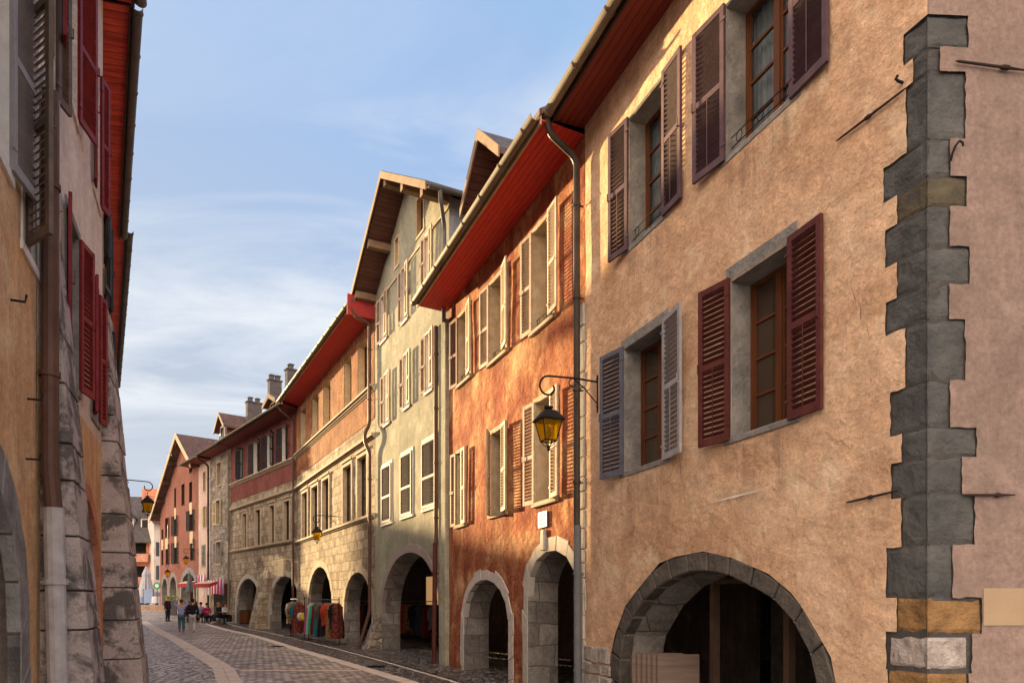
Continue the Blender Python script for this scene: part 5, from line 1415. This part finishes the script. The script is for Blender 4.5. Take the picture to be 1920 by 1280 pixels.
    if long_hair: hm.tube([hb - face * .05 + Vector((0, 0, .03)), hb - face * .085 + Vector((0, 0, -.06)), hb - face * .10 + Vector((0, 0, -.2)), hb - face * .09 + Vector((0, 0, -.34))], [.07, .09, .085, .03], 10)
    hm.build('hair', hair, root, smooth=True)
    return root
STAND = dict(arml=((-.24, -.02, 1.13), (-.25, .06, .90)), armr=((.24, -.02, 1.13), (.25, .06, .90)), legl=((-.10, .02, .50), (-.10, 0, .09), (-.11, .14, .035)), legr=((.10, .02, .50), (.10, 0, .09), (.11, .14, .035)))
WALK1 = dict(arml=((-.36, -.02, 1.55), (-.16, .03, 1.74)), armr=((.36, -.02, 1.55), (.16, .03, 1.74)), legl=((-.09, .10, .50), (-.08, -.06, .14), (-.09, .05, .045)), legr=((.09, .10, .50), (.10, .10, .09), (.10, .24, .035)))
WALK2 = dict(arml=((-.25, -.08, 1.14), (-.27, -.02, .90)), armr=((.26, .02, 1.13), (.27, .14, .93)), legl=((-.09, .10, .50), (-.10, .12, .09), (-.10, .26, .035)), legr=((.08, .07, .50), (.07, -.14, .15), (.07, -.04, .05)))
def SIT(): return dict(hip=(0, 0, .50), lean=(0, .06, -.02), arml=((-.24, .08, .72), (-.12, .32, .76)), armr=((.24, .08, .72), (.12, .32, .76)), legl=((-.11, .42, .50), (-.12, .40, .09), (-.13, .53, .035)), legr=((.11, .42, .50), (.12, .36, .09), (.13, .49, .035)))
def pix(x, y):
    p = gp(x, y); return p.x, p.y
x, y = pix(340, 1185); person(x, y, .35, 'person in a lavender shirt and teal trousers walking away with both hands on the head', WALK1, 'cloth_lavender', 'cloth_teal', 'hair_brown', 'shoe_tan', .97, top_r=1.12)
x, y = pix(361, 1185.5); person(x, y, .42, 'person in a black jacket and pale trousers walking away beside the one in lavender', WALK2, 'cloth_black', 'cloth_stone', 'hair_dark', 'shoe_white', .99, top_r=1.18)
person(-22.7, 45.0, -1.9, 'blond person in plum top and dark trousers standing side on by the cafe tables', STAND, 'cloth_plum', 'cloth_navy', 'hair_blond', 'hair_dark', .94)
seats = [(-19.95, 43.9, 1.2, 'cloth_sky', 'cloth_navy', 'hair_dark', 'person in a pale blue shirt sitting at a table under the red awning'), (-19.2, 42.9, -2.4, 'cloth_magenta', 'cloth_black', 'hair_dark', 'person in a magenta jacket sitting with back turned under the red awning'),
         (-18.25, 43.3, -1.9, 'cloth_white', 'cloth_black', 'hair_brown', 'person in a white top sitting at the table under the striped flags'), (-18.75, 43.75, 2.6, 'cloth_black', 'cloth_navy', 'hair_blond', 'blond person in black sitting under the striped flags'),
         (-20.55, 44.4, .6, 'cloth_navy', 'cloth_black', 'hair_brown', 'person in navy sitting at the left table behind the walking pair'), (-21.15, 44.5, -1.6, 'cloth_black', 'cloth_grey', 'hair_dark', 'person in black sitting nearest the standing blond person')]
def chair(x, y, rz, label):
    r = empty('cafe_chair', (x, y, gz(y)), rz, label, 'chair', 'cafe chairs')
    MB().box(-.2, .2, -.2, .2, .43, .46).build('seat', 'iron_black', r); b = MB(); b.box(-.2, .2, -.21, -.18, .5, .85); b.build('backrest', 'cloth_navy', r)
    for sx in (-1, 1):
        for sy in (-1, 1): MB().box(sx * .18 - .014, sx * .18 + .014, sy * .18 - .014, sy * .18 + .014, 0, .43 if sy > 0 else .85).build('leg', 'iron_black', r)
for (x, y, rz, a, b_, h_, lb) in seats:
    person(x, y, rz, lb, SIT(), a, b_, h_, 'shoe_white', 1.0, 'people at the cafe tables', long_hair=(h_ != 'hair_dark'), zoff=.0); chair(x, y, rz, lb.replace('person', 'chair under the person', 1) if False else 'dark cafe chair under the ' + lb[:lb.index(' sitting')])
def table(x, y, label):
    r = empty('cafe_table', (x, y, gz(y)), 0, label, 'table', 'cafe tables')
    MB().lathe([(.36, .72), (.36, .745), (.34, .75)], 20).build('tabletop', 'wood_pale', r); MB().lathe([(.22, 0), (.22, .02), (.03, .04), (.03, .72)], 12).build('pedestal', 'iron_black', r)
for x, y, lb in ((-19.5, 43.6, 'round cafe table between the pale blue shirt and the magenta jacket'), (-18.1, 42.9, 'round cafe table in front of the striped flags'), (-20.9, 44.0, 'round cafe table nearest the standing blond person')): table(x, y, lb)

# ================================================================== CAFE AWNINGS, FLAGS, PARASOLS
mat('awning_red', (.42, .05, .05), (.30, .03, .035), 5, .7, .2, 40)
mat('awning_trim', (.66, .50, .34), (.52, .38, .25), 5, .7, .2, 40)
mat('canvas_pale', (.46, .46, .48), (.33, .33, .35), 3, .85, .3, 30, stretch=(4, 4, .4))
mat('canvas_grey', (.22, .23, .25), (.14, .15, .16), 3, .85, .3, 30, stretch=(4, 4, .4))
def flagmat():
    m, nt, b, out = newmat('tricolour_cloth')
    tc = nt.nodes.new('ShaderNodeTexCoord'); sep = nt.nodes.new('ShaderNodeSeparateXYZ'); nt.links.new(tc.outputs['Object'], sep.inputs[0])
    f = math_(nt, 'FRACT', math_(nt, 'DIVIDE', sep.outputs[0], .62))
    r = nt.nodes.new('ShaderNodeValToRGB'); r.color_ramp.interpolation = 'CONSTANT'; e = r.color_ramp.elements; e.new(.5)
    for k, (p, c) in enumerate(((0, (.02, .09, .30, 1)), (.33, (.70, .70, .72, 1)), (.66, (.50, .02, .04, 1)))): e[k].position = p; e[k].color = c
    nt.links.new(f, r.inputs[0]); nt.links.new(r.outputs[0], b.inputs['Base Color']); b.inputs['Roughness'].default_value = .8
flagmat()
def awning(px0, px1, Y0, Y1, z, depth, label):
    A = Vector(((px0 - CX) / F * Y0, Y0)); B = Vector(((px1 - CX) / F * Y1, Y1)); d = (B - A); L = d.length
    r = empty('awning', (A.x, A.y, gz(Y0)), atan2(d.y, d.x), label, 'awning', 'red cafe awnings'); z -= gz(Y0)
    c = MB(); c.add([(0, 0, z), (L, 0, z), (L, depth, z + .16), (0, depth, z + .16), (0, 0, z + .03), (L, 0, z + .03), (L, depth, z + .19), (0, depth, z + .19)], [(0, 3, 2, 1), (4, 5, 6, 7), (0, 1, 5, 4), (1, 2, 6, 5), (2, 3, 7, 6), (3, 0, 4, 7)]); c.build('canopy', 'awning_trim', r)
    v = MB(); n = 26; vs = []
    for i in range(n + 1):
        x = L * i / n; vs += [(x, -.012 + .015 * sin(i * 1.3), z - .24), (x, -.012, z + .02)]
    v.add(vs, [(2 * i, 2 * i + 2, 2 * i + 3, 2 * i + 1) for i in range(n)]).build('valance', 'awning_red', r)
    v = MB(); v.add([(0, 0, z - .22), (0, depth, z - .02), (0, depth, z + .16), (0, 0, z)], [(0, 1, 2, 3)]); v.add([(L, 0, z - .22), (L, depth, z - .02), (L, depth, z + .16), (L, 0, z)], [(3, 2, 1, 0)]); v.build('side_panel', 'awning_red', r)
    p = MB()
    for x in (.04, L - .04): p.box(x - .035, x + .035, .02, .09, 0, z)
    p.build('post', 'trim_cream', r); return r
aw = awning(362, 393, 45.4, 43.6, 2.72, .5, 'right hand red awning with pale trim beside the striped flags')
awning(333, 355, 48.2, 46.6, 2.80, .5, 'left hand red awning with pale trim in front of the terracotta house arch')
bs = MB(); bs.box(-1.3, 1.0, -.04, .04, 0, .05); bs.box(-.04, .04, -.35, .35, 0, .05)
for a in (-.3, .3): bs.tube([(a, 0, .05), (0, 0, .38)], .025, 6)
o = bs.build('awning_foot', 'trim_cream', aw, loc=(2.05, 0, gz(43.6) - gz(45.4)))
def flagcloth(H, xa, xb, za, zb, o, label):
    a = H.uv(xa, HZ)[0]; b_ = H.uv(xb, HZ)[0]; w = b_ - a
    mb = MB(); n, k = 36, 6; vs = []
    for j in range(k + 1):
        for i in range(n + 1): t = i / n; vs.append((w * t, -.03 * sin(t * 34) * (.4 + j / k), -(za - zb) * j / k - .05 * sin(t * 9) * j / k))
    mb.add(vs, [(j * (n + 1) + i, (j + 1) * (n + 1) + i, (j + 1) * (n + 1) + i + 1, j * (n + 1) + i + 1) for j in range(k) for i in range(n)])
    ob = mb.build('tricolour_flags', 'tricolour_cloth', None, smooth=True, loc=H.world(a, -o, za), rot=(0, 0, H.root.rotation_euler[2]))
    tag(ob, label, 'flag')
flagcloth(H6, 398, 431, 3.05, 2.05, .35, 'large row of blue white and red striped flags hung below the rubble house windows')
flagcloth(H7, 377, 392, 3.45, 2.85, .30, 'short row of blue white and red flags above the right red awning')
def parasol(px_, Y, zb, z0, z1, r, m, label):
    o = empty('closed_parasol', ((px_ - CX) / F * Y, Y, zb), 0, label, 'parasol', 'folded parasols')
    c = MB(); n = 24; prof = [(.06, z1), (.10, z1 - .12), (r * .45, z1 - (z1 - z0) * .25), (r * .42, z1 - (z1 - z0) * .34), (r * .8, z1 - (z1 - z0) * .75), (r, z0), (r * .6, z0 - .02)]
    vs = []
    for (rr, z) in prof:
        for k in range(n): q = rr * (1 + .28 * (k % 2) - .14 + .1 * sin(k * 2.1)); vs.append((q * cos(2 * pi * k / n), q * sin(2 * pi * k / n), z))
    c.add(vs, [(j * n + k, j * n + (k + 1) % n, (j + 1) * n + (k + 1) % n, (j + 1) * n + k) for j in range(len(prof) - 1) for k in range(n)]); c.build('canopy', m, o)
    MB().tube([(0, 0, 0), (0, 0, z1 + .15)], .035, 8).build('pole', 'zinc_grey', o); MB().lathe([(.3, 0), (.3, .08), (.06, .1)], 12).build('base', 'stone_jamb', o)
parasol(356, 46.2, gz(46.2), 1.9, 3.1, .26, 'canvas_grey', 'small folded grey parasol between the two red awnings')
parasol(274.5, 66, 1.2, .6, 3.7, .75, 'canvas_pale', 'tall folded white parasol on the square in front of the balcony house')
# things on the square
p = ((278 - CX) / F * 64, 64, 1.2); r = empty('menu_board', p, .1, 'slate blue menu board standing under the white parasol', 'sign board'); b = MB(); b.box(-.42, .42, -.03, .03, .15, 1.45); b.build('panel', 'cloth_sky', r); b = MB(); b.box(-.46, -.42, -.04, .04, 0, 1.5); b.box(.42, .46, -.04, .04, 0, 1.5); b.build('frame', 'wood_dark', r)
for px_, Y, m, lb in ((266, 65, 'cloth_sky', 'pale blue covered cafe table left of the menu board'), (294, 63, 'cloth_white', 'white covered cafe table right of the white parasol')):
    r = empty('covered_table', ((px_ - CX) / F * Y, Y, 1.2), 0, lb, 'table', 'cloth covered tables on the square'); MB().lathe([(.45, .15), (.42, .7), (.40, .76), (.3, .77)], 16).build('tablecloth', m, r); MB().lathe([(.2, 0), (.05, .2)], 8).build('pedestal', 'iron_black', r)
for k, (px_, Y, a, lb) in enumerate(((270, 66.5, 'cloth_navy', 'person in navy sitting far off left of the white parasol'), (286, 65.5, 'cloth_grey', 'person in grey sitting far off right of the white parasol'))):
    person((px_ - CX) / F * Y, Y, 1.0 + k, lb, SIT(), a, 'cloth_black', 'hair_dark', 'hair_dark', 1.0, 'people at the cafe tables', zoff=.25)
p = ((322.5 - CX) / F * 50, 50, gz(50)); r = empty('flower_planter', p, .4, 'grey box planter with yellow and white flowers by the arches', 'planter'); MB().prism([(-.30, 0), (.30, 0), (.34, 1.05), (-.34, 1.05)], -.3, .3).build('box', 'zinc_grey', r)
fl = MB(); fw = MB(); rq = random.Random(2)
for k in range(70):
    c = Vector((rq.uniform(-.42, .42), rq.uniform(-.3, .3), 1.08 + rq.uniform(0, .35))); s_ = rq.uniform(.04, .08); q = (fl if k % 2 else fw)
    q.lathe([(.005, -s_ * .5), (s_, 0), (.005, s_ * .5)], 6, c)
fl.build('foliage', 'cloth_green', r); fw.build('flower', 'cloth_yellow', r)
p = ((301.5 - CX) / F * 58, 57.4, 1.2); r = empty('round_sign', p, 0, 'small green and white round sign beside the terracotta house', 'sign'); m_ = MB(); m_.tube([(0, -.03, 1.65), (0, .03, 1.65)], .3, 20); m_.build('disc', 'cloth_green', r); m_ = MB(); m_.tube([(0, -.045, 1.65), (0, -.031, 1.65)], .16, 16); m_.build('emblem', 'trim_white', r); MB().tube([(0, 0, 0), (0, 0, 1.4)], .03, 6).build('post', 'zinc_grey', r)
# wooden barrel bin in the first arch
a = H5.uv(447.5, HZ, .1)[0] + .4; r = empty('barrel_planter', H5.world(a, .15, gz(43)), 0, 'round wooden slatted bin standing in the farthest stone arch', 'bin')
bm_ = MB()
for k in range(18):
    q = 2 * pi * k / 18; M = Matrix.Rotation(q, 4, 'Z') @ Matrix.Translation((.31, 0, 0)); bm_.box(-.015, .015, -.047, .047, .05, .85, M)
bm_.build('slats', 'wood_brown', r); MB().lathe([(.28, 0), (.28, .82), (.31, .84), (.31, .88), (.26, .88)], 18).build('drum', 'iron_black', r)
# bird over the roofs
b = Vector(((323 - CX) / F * 40, 40, EYE + (HZ - 853) / F * 40)); mb = MB()
mb.tube([(-.16, 0, 0), (-.06, 0, .01), (.08, 0, .02), (.15, 0, .03), (.19, 0, .025)], [.012, .045, .05, .03, .006], 8)
for s_ in (-1, 1): mb.add([(.08, s_ * .03, .04), (-.04, s_ * .03, .03), (-.10, s_ * .36, .16), (.03, s_ * .22, .13)], [(0, 1, 2, 3)] if s_ > 0 else [(3, 2, 1, 0)])
o = mb.build('bird', 'iron_black', None, loc=b, rot=(0, 0, 2.2)); tag(o, 'small dark bird flying beside the gable roof', 'bird')

# ================================================================== CLOTHES RAILS
def garment(root_loc, rz, kind, m, length, width, label, group, rng, m2=None):
    """hanging garment: shoulders on a hanger, folds running down"""
    r = empty({'dress': 'hanging_dress', 'jacket': 'hanging_jacket', 'scarf': 'hanging_scarf', 'bag': 'hanging_bag'}[kind], root_loc, rz, label, {'dress': 'dress', 'jacket': 'jacket', 'scarf': 'scarf', 'bag': 'bag'}[kind], group)
    n, k = 28, 9; vs = []
    for j in range(k + 1):
        t = j / k; z = -.10 - length * t
        if kind == 'scarf': w, d = width * .55, .05
        elif kind == 'bag': w, d = width * (.6 + .4 * sin(pi * min(1, t * 1.0))), .09
        else:
            w = width * (.30 + .75 * min(1, t / .10)) if t < .12 else width * (1.0 - .12 * sin(min(1, t * 1.6) * pi) + (.22 * t if kind == 'dress' else 0)); d = .055 + .05 * t
        for i in range(n):
            a = 2 * pi * i / n; f = 1 + (.16 * sin(i * 2.6 + rng.random() * .5) * min(1, t * 2))
            vs.append((w / 2 * cos(a) * f, d * sin(a) * f, z + (.05 * sin(i * 1.9) * t if j == k else 0)))
    mb = MB(); mb.add(vs, [(j * n + i, (j + 1) * n + i, (j + 1) * n + (i + 1) % n, j * n + (i + 1) % n) for j in range(k) for i in range(n)] + [tuple(range(n))]).build('cloth', m, r, smooth=True)
    if kind == 'jacket':
        sl = MB()
        for s_ in (-1, 1): sl.tube([(s_ * width * .42, 0, -.16), (s_ * width * .52, .02, -.4), (s_ * width * .50, .03, -.66)], [.05, .06, .05], 8)
        sl.build('sleeve', m2 or m, r, smooth=True)
    hk = MB(); hk.tube([(0, 0, -.10), (0, 0, -.02), (.02, 0, .02), (0, 0, .04), (-.02, 0, .02)], .006, 5); hk.tube([(-width * .4, 0, -.15), (0, 0, -.08), (width * .4, 0, -.15)], .009, 5); hk.build('hanger', 'zinc_grey', r)
    return r
def rail(A, B, z, name_label, m='iron_black'):
    A = Vector(A); B = Vector(B); d = B - A; L = d.length; r = empty('clothes_rail', (A.x, A.y, gz(A.y)), atan2(d.y, d.x), name_label, 'clothes rail', 'clothes rails')
    b = MB(); b.tube([(0, 0, z), (L, 0, z)], .016, 8); b.build('bar', 'zinc_grey', r); b = MB()
    for x in (0, L): b.tube([(x, 0, .04), (x, 0, z + .08)], .017, 8); b.tube([(x, -.3, .05), (x, .3, .05)], .018, 8)
    b.tube([(0, 0, .1), (L, 0, .1)], .012, 6); b.build('frame', m, r)
    return r, A, d.normalized(), L
def gpt(px_, Y): return Vector(((px_ - CX) / F * Y, Y))
rq = random.Random(12)
A, B = gpt(579, 28.2), gpt(636, 25.5)
r, A_, d, L = rail(A, B, 1.72, 'long street clothes rail full of dresses between two sunlit stone arches')
OUT = [('dress', 'cloth_pink', 1.25, 'long pink dress at the far end of the street rail'), ('dress', 'cloth_mint', 1.25, 'pale mint striped dress on the street rail'), ('dress', 'cloth_green', 1.2, 'bright green dress next to the mint one'), ('dress', 'cloth_wine', 1.25, 'dark wine dress beside the turquoise one on the street rail'), ('dress', 'cloth_turquoise', 1.3, 'dark turquoise dress in the middle of the street rail'),
       ('jacket', 'cloth_olive', 1.0, 'olive jacket on the street rail'), ('dress', 'cloth_black', 1.3, 'black dress beside the olive jacket'), ('jacket', 'cloth_rust', .85, 'bright rust red jacket on the street rail'), ('jacket', 'cloth_rust', .80, 'second rust red jacket, nearer the end post'), ('dress', 'cloth_leopard', 1.3, 'brown patterned long dress below the rust jackets'),
       ('jacket', 'cloth_black', .95, 'black jacket hanging at the near end of the street rail'), ('dress', 'cloth_floral', 1.3, 'dark floral long dress at the near end post')]
for i, (k, m, ln, lb) in enumerate(OUT):
    p = A_ + d * (L * (i + .6) / (len(OUT) + .2)); garment((p.x, p.y, gz(p.y) + 1.68), atan2(d.y, d.x) + pi / 2 + rq.uniform(-.35, .1), k, m, ln, .40, lb, 'clothes on the street rail', rq)
A, B = gpt(545, 31.4), gpt(571, 29.0)
r, A_, d, L = rail(A, B, 1.74, 'shorter clothes rail in front of the second stone arch')
for i, (k, m, ln, lb) in enumerate((('jacket', 'cloth_cream', .95, 'cream and brown coat at the far end of the short rail'), ('jacket', 'cloth_leopard', .9, 'mottled brown jacket on the short rail'), ('jacket', 'cloth_turquoise', .7, 'turquoise jacket on the short rail'), ('dress', 'cloth_floral', 1.35, 'rust patterned long dress on the short rail'), ('bag', 'cloth_white', .32, 'white bag hanging at the near end of the short rail'), ('bag', 'cloth_yellow', .30, 'yellow bag hanging at the near end of the short rail'))):
    p = A_ + d * (L * (i + .5) / 6); garment((p.x, p.y, gz(p.y) + (1.7 if k != 'bag' else 1.25)), atan2(d.y, d.x) + pi / 2 + rq.uniform(-.4, .1), k, m, ln, .46 if k != 'bag' else .3, lb, 'clothes on the short rail', rq)
# inside the arcade of the green house and of the sunlit house
def inner_rail(Hh, x0, x1, y, label, items, group, z=1.65):
    A = Hh.world(x0, y, 0); B = Hh.world(x1, y, 0); r, A_, d, L = rail((A.x, A.y), (B.x, B.y), z, label)
    for i, (k, m, ln, lb) in enumerate(items):
        p = A_ + d * (L * (i + .5) / len(items)); garment((p.x, p.y, gz(p.y) + z - .04), atan2(d.y, d.x) + pi / 2 + rq.uniform(-.5, .5), k, m, ln, .46, lb, group, rq)
inner_rail(H3, H3.uv(742, HZ, -2.4)[0], H3.uv(812, HZ, -2.4)[0] + .4, 2.4, 'clothes rail in the dark arcade of the green house', (('scarf', 'cloth_yellow', 1.2, 'yellow scarf at the left end of the arcade rail'), ('dress', 'cloth_rust', 1.2, 'orange red dress on the rail under the green house arch'), ('dress', 'cloth_leopard', 1.1, 'tan patterned dress on the rail under the green house arch'), ('jacket', 'cloth_black', .9, 'black jacket on the rail under the green house arch'),
           ('dress', 'cloth_navy', 1.2, 'navy dress on the rail under the green house arch'), ('dress', 'cloth_wine', 1.2, 'wine dress on the rail under the green house arch'), ('jacket', 'cloth_grey', .9, 'grey jacket at the right end of the arcade rail')), 'clothes in the green house arcade')
inner_rail(H4, H4.uv(672, HZ, -2.2)[0], H4.uv(690, HZ, -2.2)[0] + .4, 2.2, 'clothes rail in the dark nearest arch of the sunlit stone house', (('jacket', 'cloth_rust', .9, 'orange jacket in the dark nearest stone arch'), ('dress', 'cloth_wine', 1.2, 'wine dress in the dark nearest stone arch'), ('dress', 'cloth_black', 1.2, 'black dress in the dark nearest stone arch')), 'clothes in the stone house arcade')
# shop front panel with a bust and hat behind the green house rail
o = MB(); a = H3.uv(795, HZ, -3.4)[0]; o.box(a, a + 1.3, 3.5, 3.56, 1.5, 2.7); o.build('shop_window', 'shop_glow', H3.root)
sp_ = MB(); 
for k in range(4): sp_.lathe([(.03, 0), (.06, -.05), (.05, -.1)], 8, (H3.L * .5 + k * .28, 2.0, 3.3 - .1 * (k % 2)))
sp_.build('spotlight', 'lamp_glow', H3.root)

# ================================================================== SKY, SUN, CAMERA
SUN_EL, SUN_AZ = R(9.0), atan2(-.649, .760)
w = bpy.data.worlds.new('World'); SC.world = w; w.use_nodes = True; nt = w.node_tree
for n_ in list(nt.nodes): nt.nodes.remove(n_)
wo = nt.nodes.new('ShaderNodeOutputWorld'); bg = nt.nodes.new('ShaderNodeBackground'); nt.links.new(bg.outputs[0], wo.inputs[0])
sky = nt.nodes.new('ShaderNodeTexSky'); sky.sky_type = 'NISHITA'; sky.sun_disc = False; sky.sun_elevation = SUN_EL; sky.sun_rotation = SUN_AZ
sky.altitude = 450; sky.air_density = 1.0; sky.dust_density = .6; sky.ozone_density = 2.5
bg.inputs[1].default_value = .12
tc = nt.nodes.new('ShaderNodeTexCoord'); sep = nt.nodes.new('ShaderNodeSeparateXYZ'); nt.links.new(tc.outputs['Generated'], sep.inputs[0])
zz = math_(nt, 'ADD', math_(nt, 'MAXIMUM', sep.outputs[2], 0.0), .16)
cb = nt.nodes.new('ShaderNodeCombineXYZ'); nt.links.new(math_(nt, 'DIVIDE', sep.outputs[0], zz), cb.inputs[0]); nt.links.new(math_(nt, 'DIVIDE', sep.outputs[1], zz), cb.inputs[1])
mp = nt.nodes.new('ShaderNodeMapping'); mp.inputs['Rotation'].default_value = (0, 0, R(-38)); mp.inputs['Location'].default_value = (.35, .2, 0); mp.inputs['Scale'].default_value = (.65, 1.35, 1); nt.links.new(cb.outputs[0], mp.inputs[0])
c1 = noise_(nt, mp.outputs[0], 2.1, 10, .58, .6); c2 = noise_(nt, mp.outputs[0], 1.1, 4, .5, .5)
cl = math_(nt, 'MULTIPLY', ramp(nt, c1, [(.38, 0.0), (.64, 1.0)]), ramp(nt, c2, [(.38, .18), (.54, 1.0)]))
cl = math_(nt, 'MULTIPLY', cl, .86)
skyc = mixc(nt, 1.0, mixc(nt, 1.0, sky.outputs[0], (1.10, .93, 1.06), 'MULTIPLY'), (.76, 1.10, 1.70), 'DARKEN')
hz = ramp(nt, math_(nt, 'ADD', sep.outputs[2], math_(nt, 'MULTIPLY', math_(nt, 'ADD', sep.outputs[0], .3), .30)), [(.20, .92), (.62, .02)])
skyc = mixc(nt, hz, skyc, (1.18, 1.30, 1.48))
col = mixc(nt, cl, skyc, (1.80, 1.88, 1.98))
# unseen warm cloud bank added behind the viewer to fill the shaded walls
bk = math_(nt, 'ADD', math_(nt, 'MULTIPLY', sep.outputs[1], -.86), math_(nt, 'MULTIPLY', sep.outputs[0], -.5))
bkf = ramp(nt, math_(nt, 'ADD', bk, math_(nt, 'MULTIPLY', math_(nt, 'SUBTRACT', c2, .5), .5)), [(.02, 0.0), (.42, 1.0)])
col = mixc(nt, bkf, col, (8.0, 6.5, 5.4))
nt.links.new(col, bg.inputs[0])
sd = bpy.data.lights.new('sun', 'SUN'); sd.energy = 5.0; sd.angle = R(.6); sd.color = (1.0, .70, .35)
so = bpy.data.objects.new('sun', sd); COL.objects.link(so)
dirv = Vector((sin(SUN_AZ) * cos(SUN_EL), cos(SUN_AZ) * cos(SUN_EL), sin(SUN_EL)))
so.rotation_euler = dirv.to_track_quat('Z', 'Y').to_euler(); so.location = dirv * 100
cd = bpy.data.cameras.new('camera'); cam = bpy.data.objects.new('camera', cd); COL.objects.link(cam); SC.camera = cam
cam.location = (0, 0, EYE); cam.rotation_euler = (R(90), 0, 0)
cd.sensor_fit = 'HORIZONTAL'; cd.sensor_width = 36.0; cd.lens = 36.0 * F / 1920.0; cd.shift_y = (HZ - 640) / 1920.0; cd.clip_end = 3000; cd.clip_start = .05
SC.view_settings.view_transform = 'Standard'; SC.view_settings.look = 'None'; SC.view_settings.gamma = 1.0; SC.view_settings.exposure = 2.05
SC.cycles.max_bounces = 8; SC.cycles.diffuse_bounces = 5; SC.cycles.use_denoising = True
